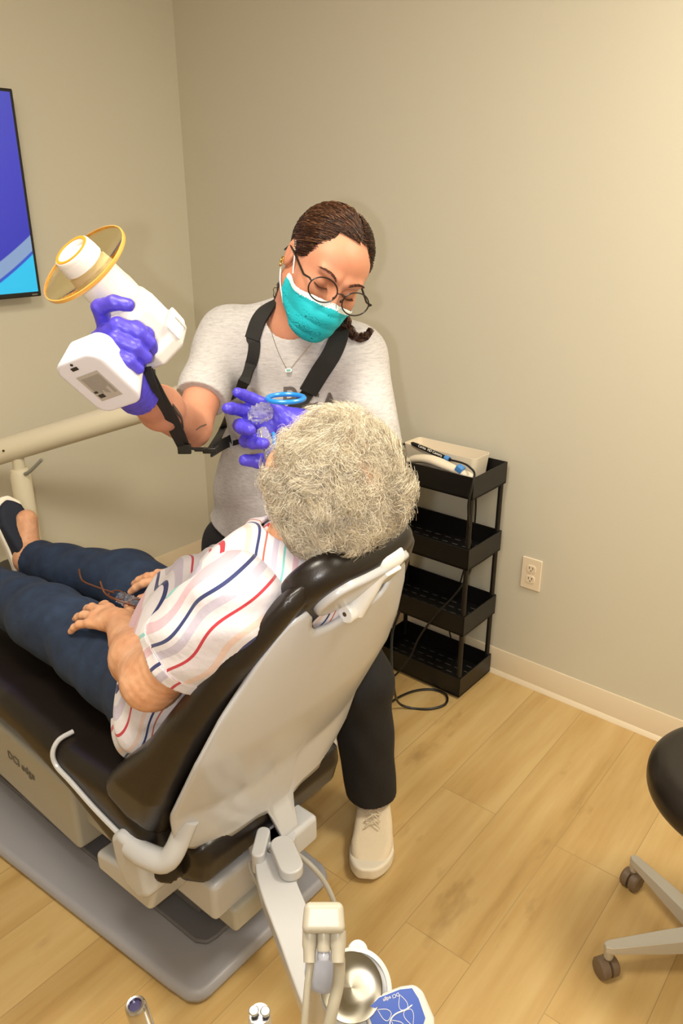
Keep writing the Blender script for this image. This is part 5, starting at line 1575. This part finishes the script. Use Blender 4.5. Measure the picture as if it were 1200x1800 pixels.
for dx, r_, L_ in ((-.0150, .0080, .042), (.0150, .0090, .045)):
    mb = MB(); b0 = hc + hX * dx - hY * .012 + zb * .006
    mb.lathe(b0, -hY, [(r_, 0), (r_, .014), (r_ * .85, .018), (r_ * .78, .03)], 20); mb.build('holder_socket', ivory, hd)
mb = MB(); mb.lathe(hc - hY * .014 + zb * .004, -hY, [(.0072, 0), (.0072, .016), (.0066, .018)], 20); mb.build('nozzle', ivory, hd)
clr = simple('translucent_collar', '#9fa1ad', .15)
mb = MB(); mb.lathe(hc - hY * .032 + zb * .006, -hY, [(.0062, 0), (.0068, .004), (.0062, .008)], 20); mb.build('nozzle_tip', clr, hd)
mb = MB(); mb.lathe(at(569, 1700, .60) + zb * .03, -hY * .3 - zb, [(.020, 0), (.022, .006), (.022, .02), (.016, .024)], 28); mb.build('suction_cup', clr, hd)
mb = MB(); mb.tube(crv([hc + hX * -.0150 - hY * .035 + zb * .006, at(546, 1690, .585), at(541, 1730, .57), at(537, 1775, .555), at(532, 1830, .54)], 8), .0040, 12); mb.build('hose', hs, hd)
mb = MB(); mb.tube(crv([hc + hX * .0150 - hY * .035 + zb * .006, at(596, 1690, .585), at(594, 1730, .575), at(584, 1775, .56), at(572, 1830, .545)], 8), .0066, 14); mb.build('hose', hs, hd)
# post that carries the holder
mb = MB(); mb.tube([at(568, 1700, .66), at(590, 1740, .655), at(603, 1790, .65), at(612, 1840, .65)], [.028, .026, .020, .018], 20, flat=.4, up=ZV); mb.build('carrier', shell_m, hd, bevel=.003)
mb = MB(); mb.tube([at(576, 1650, .64), at(568, 1700, .66), V3(-.03, .78, .40)], [.016, .02, .02], 16); mb.build('stem', shell_m, hd)
# steel dish
dish = empty('steel_dish', at(636, 1735, .60), 'round polished steel dish partly behind the instrument hoses', 'dish')
gsteel = simple('spun_steel', '#8f8a7e', .3, 1.0); gsteel.node_tree.nodes['Principled BSDF'].inputs['Anisotropic'].default_value = .8
dc = at(618, 1735, .62)
dn = nrm(-nrm(dc - V3(0, 0, CAM_H)) + V3(.18, 0, .10))
mb = MB(); mb.lathe(dc, dn, [(.001, -.004), (.015, -.0035), (.035, -.001), (.0365, 0), (.0365, -.004), (.034, -.010)], 64, caps=True); mb.build('dish', gsteel, dish)
mb = MB(); mb.lathe(dc + V3(.006, 0, -.002) - dn * .012, dn, [(.0425, 0), (.0430, .006), (.040, .008), (.0372, .0085), (.0372, .002)], 64, caps=True); mb.build('rim', shell_m, dish)
mb = MB(); mb.lathe(at(628, 1672, .66), dn, [(.012, -.006), (.012, .004), (.009, .006)], 28); mb.build('boss', shell_m, dish)
# foot control pad
padc = at(700, 1786, .60)
pdn = nrm(V3(0, -.62, .78)); pX = nrm(V3(.985, .12, 0) - pdn * (V3(.985, .12, 0) @ pdn)); pY = np.cross(pdn, pX)
pX = pX * math.cos(math.radians(6)) + pY * math.sin(math.radians(6)); pY = np.cross(pdn, pX)
pad = empty('control_pad', padc, 'white chair control pad with a blue button panel at the bottom edge of the view', 'control pad')
def pp(x, y, h): return padc + pX * x + pY * y + pdn * h
out = [(-.030, -.040), (.034, -.040), (.0405, -.01), (.034, .018), (.026, .0262), (.010, .0275), (-.018, .0245), (-.034, .0170), (-.0385, .008)]
mb = MB(); mb.prism(out, pp, -.014, 0); mb.build('casing', simple('pad_white', '#c2bfba', .3), pad, bevel=.004)
bl = [(-.026, -.036), (.010, -.036), (.030, -.008), (.027, .012), (.022, .0235), (.008, .0250), (-.018, .0220), (-.032, .0145), (-.0335, .008)]
padb = simple('pad_blue', '#1d47a6', .4)
mb = MB(); mb.prism(bl, pp, -.0005, .0006); panel = mb.build('button_panel', padb, pad)
pw = simple('pad_print', '#d5d5d5', .4)
text_mesh('lettering', 'DCI edge', .0052, pp(-.004, .0196, .0009), -pX * .985 - pY * .14, -pY, pw, panel, .0002)
def outline(c, pts, k):
    P_ = crv([pp(c[0] + x * k, c[1] + y * k, .0008) for x, y in pts + pts[:1]], 4)
    m2 = MB(); m2.tube(P_[:-1], .00036, 5, closed=True); m2.build('button_outline', pw, panel)
tri = [(0, 1), (-.62, -.2), (-.5, -.9), (.45, -.95), (.62, -.2)]
def rotp(pts, d): c_, s_ = math.cos(math.radians(d)), math.sin(math.radians(d)); return [(x * c_ - y * s_, x * s_ + y * c_) for x, y in pts]
outline((.0075, .0125), rotp(tri, 8), .0078); outline((-.016, .0060), rotp(tri, 52), .0082)
outline((.0125, -.0045), rotp(tri, 190), .0085); outline((-.0035, -.0085), rotp(tri, 40), .0085)
mb = MB(); mb.tube(crv([pp(.0185, .0075, .0008), pp(.010, .0045, .0009), pp(-.003, .0025, .0009), pp(-.0105, -.003, .0009), pp(-.013, -.014, .0009)], 6), [.0003] + [.0008] * 23 + [.0003], 6); mb.build('divider', pw, panel)
# delivery head below the frame which holds the pad and the handpieces
bar = empty('handpiece_rack', V3(-.05, .40, .0), 'white rack at the bottom edge that holds the handpieces', 'rack')
hp1 = at(237, 1766, .50); hp2 = at(456, 1780, .50)
dn1 = nrm(V3(.02, -.30, -.95)); dn2 = nrm(V3(-.02, -.30, -.95))
# handpieces
h1 = empty('dental_handpiece', hp1, 'silver handpiece with an open round end at the lower left edge', 'handpiece')
chrome = simple('brushed_chrome', '#c8c8cc', .16, 1.0)
ax1 = nrm(V3(-.10, -.10, .97)); 
mb = MB(); mb.lathe(hp1, -ax1, [(.0062, .004), (.0066, 0), (.0085, -.0002), (.0098, .002), (.0103, .006), (.0105, .018), (.0100, .03), (.0100, .10)], 40, caps=True); mb.build('body', chrome, h1)
mb = MB(); mb.lathe(hp1 + ax1 * -.0038, ax1, [(.0060, 0), (.0060, .0008), (.002, .0010)], 24); mb.build('lens', simple('lens_violet', '#4a4668', .15, .4), h1)
h2 = empty('dental_syringe', hp2, 'ivory syringe handpiece with two chrome buttons at the bottom edge', 'handpiece')
ax2 = nrm(V3(.04, -.15, .96))
hp2b = hp2 - ax2 * .004
mb = MB(); mb.lathe(hp2b, -ax2, [(.0098, 0), (.0108, .004), (.0112, .02), (.0115, .09)], 32); mb.build('body', ivory, h2)
mb = MB(); mb.lathe(hp2b, ax2, [(.0100, -.001), (.0100, .0022)], 32); mb.build('cap', chrome, h2)
for dx in (-.0055, .0055):
    mb = MB(); mb.lathe(hp2b + V3(dx, .000, 0) + ax2 * .002 + ZV * (-.0008 if dx > 0 else 0), ax2, [(.0026, 0), (.0026, .0035), (.0048, .0038), (.0050, .0055), (.0040, .0066)], 20); mb.build('button', chrome, h2)
# rack geometry, outside the picture
b1 = hp1 - ax1 * .095; b2 = hp2b - ax2 * .085; b3 = pp(0, -.055, -.02)
mb = MB(); mb.tube([b1, b2], .014, 16); mb.build('bar', white_metal, bar)
mb = MB(); mb.tube([b2, b3 - ZV * .03], .014, 16); mb.build('bar', white_metal, bar)
mb = MB(); mb.tube([b3, V3(b3[0], b3[1] - .02, b3[2] - .05)], .012, 12); mb.build('pad_bracket', white_metal, bar)
mb = MB(); mb.tube([b2, V3(b2[0], b2[1] - .1, 0.0)], .02, 16); mb.build('post', white_metal, bar)
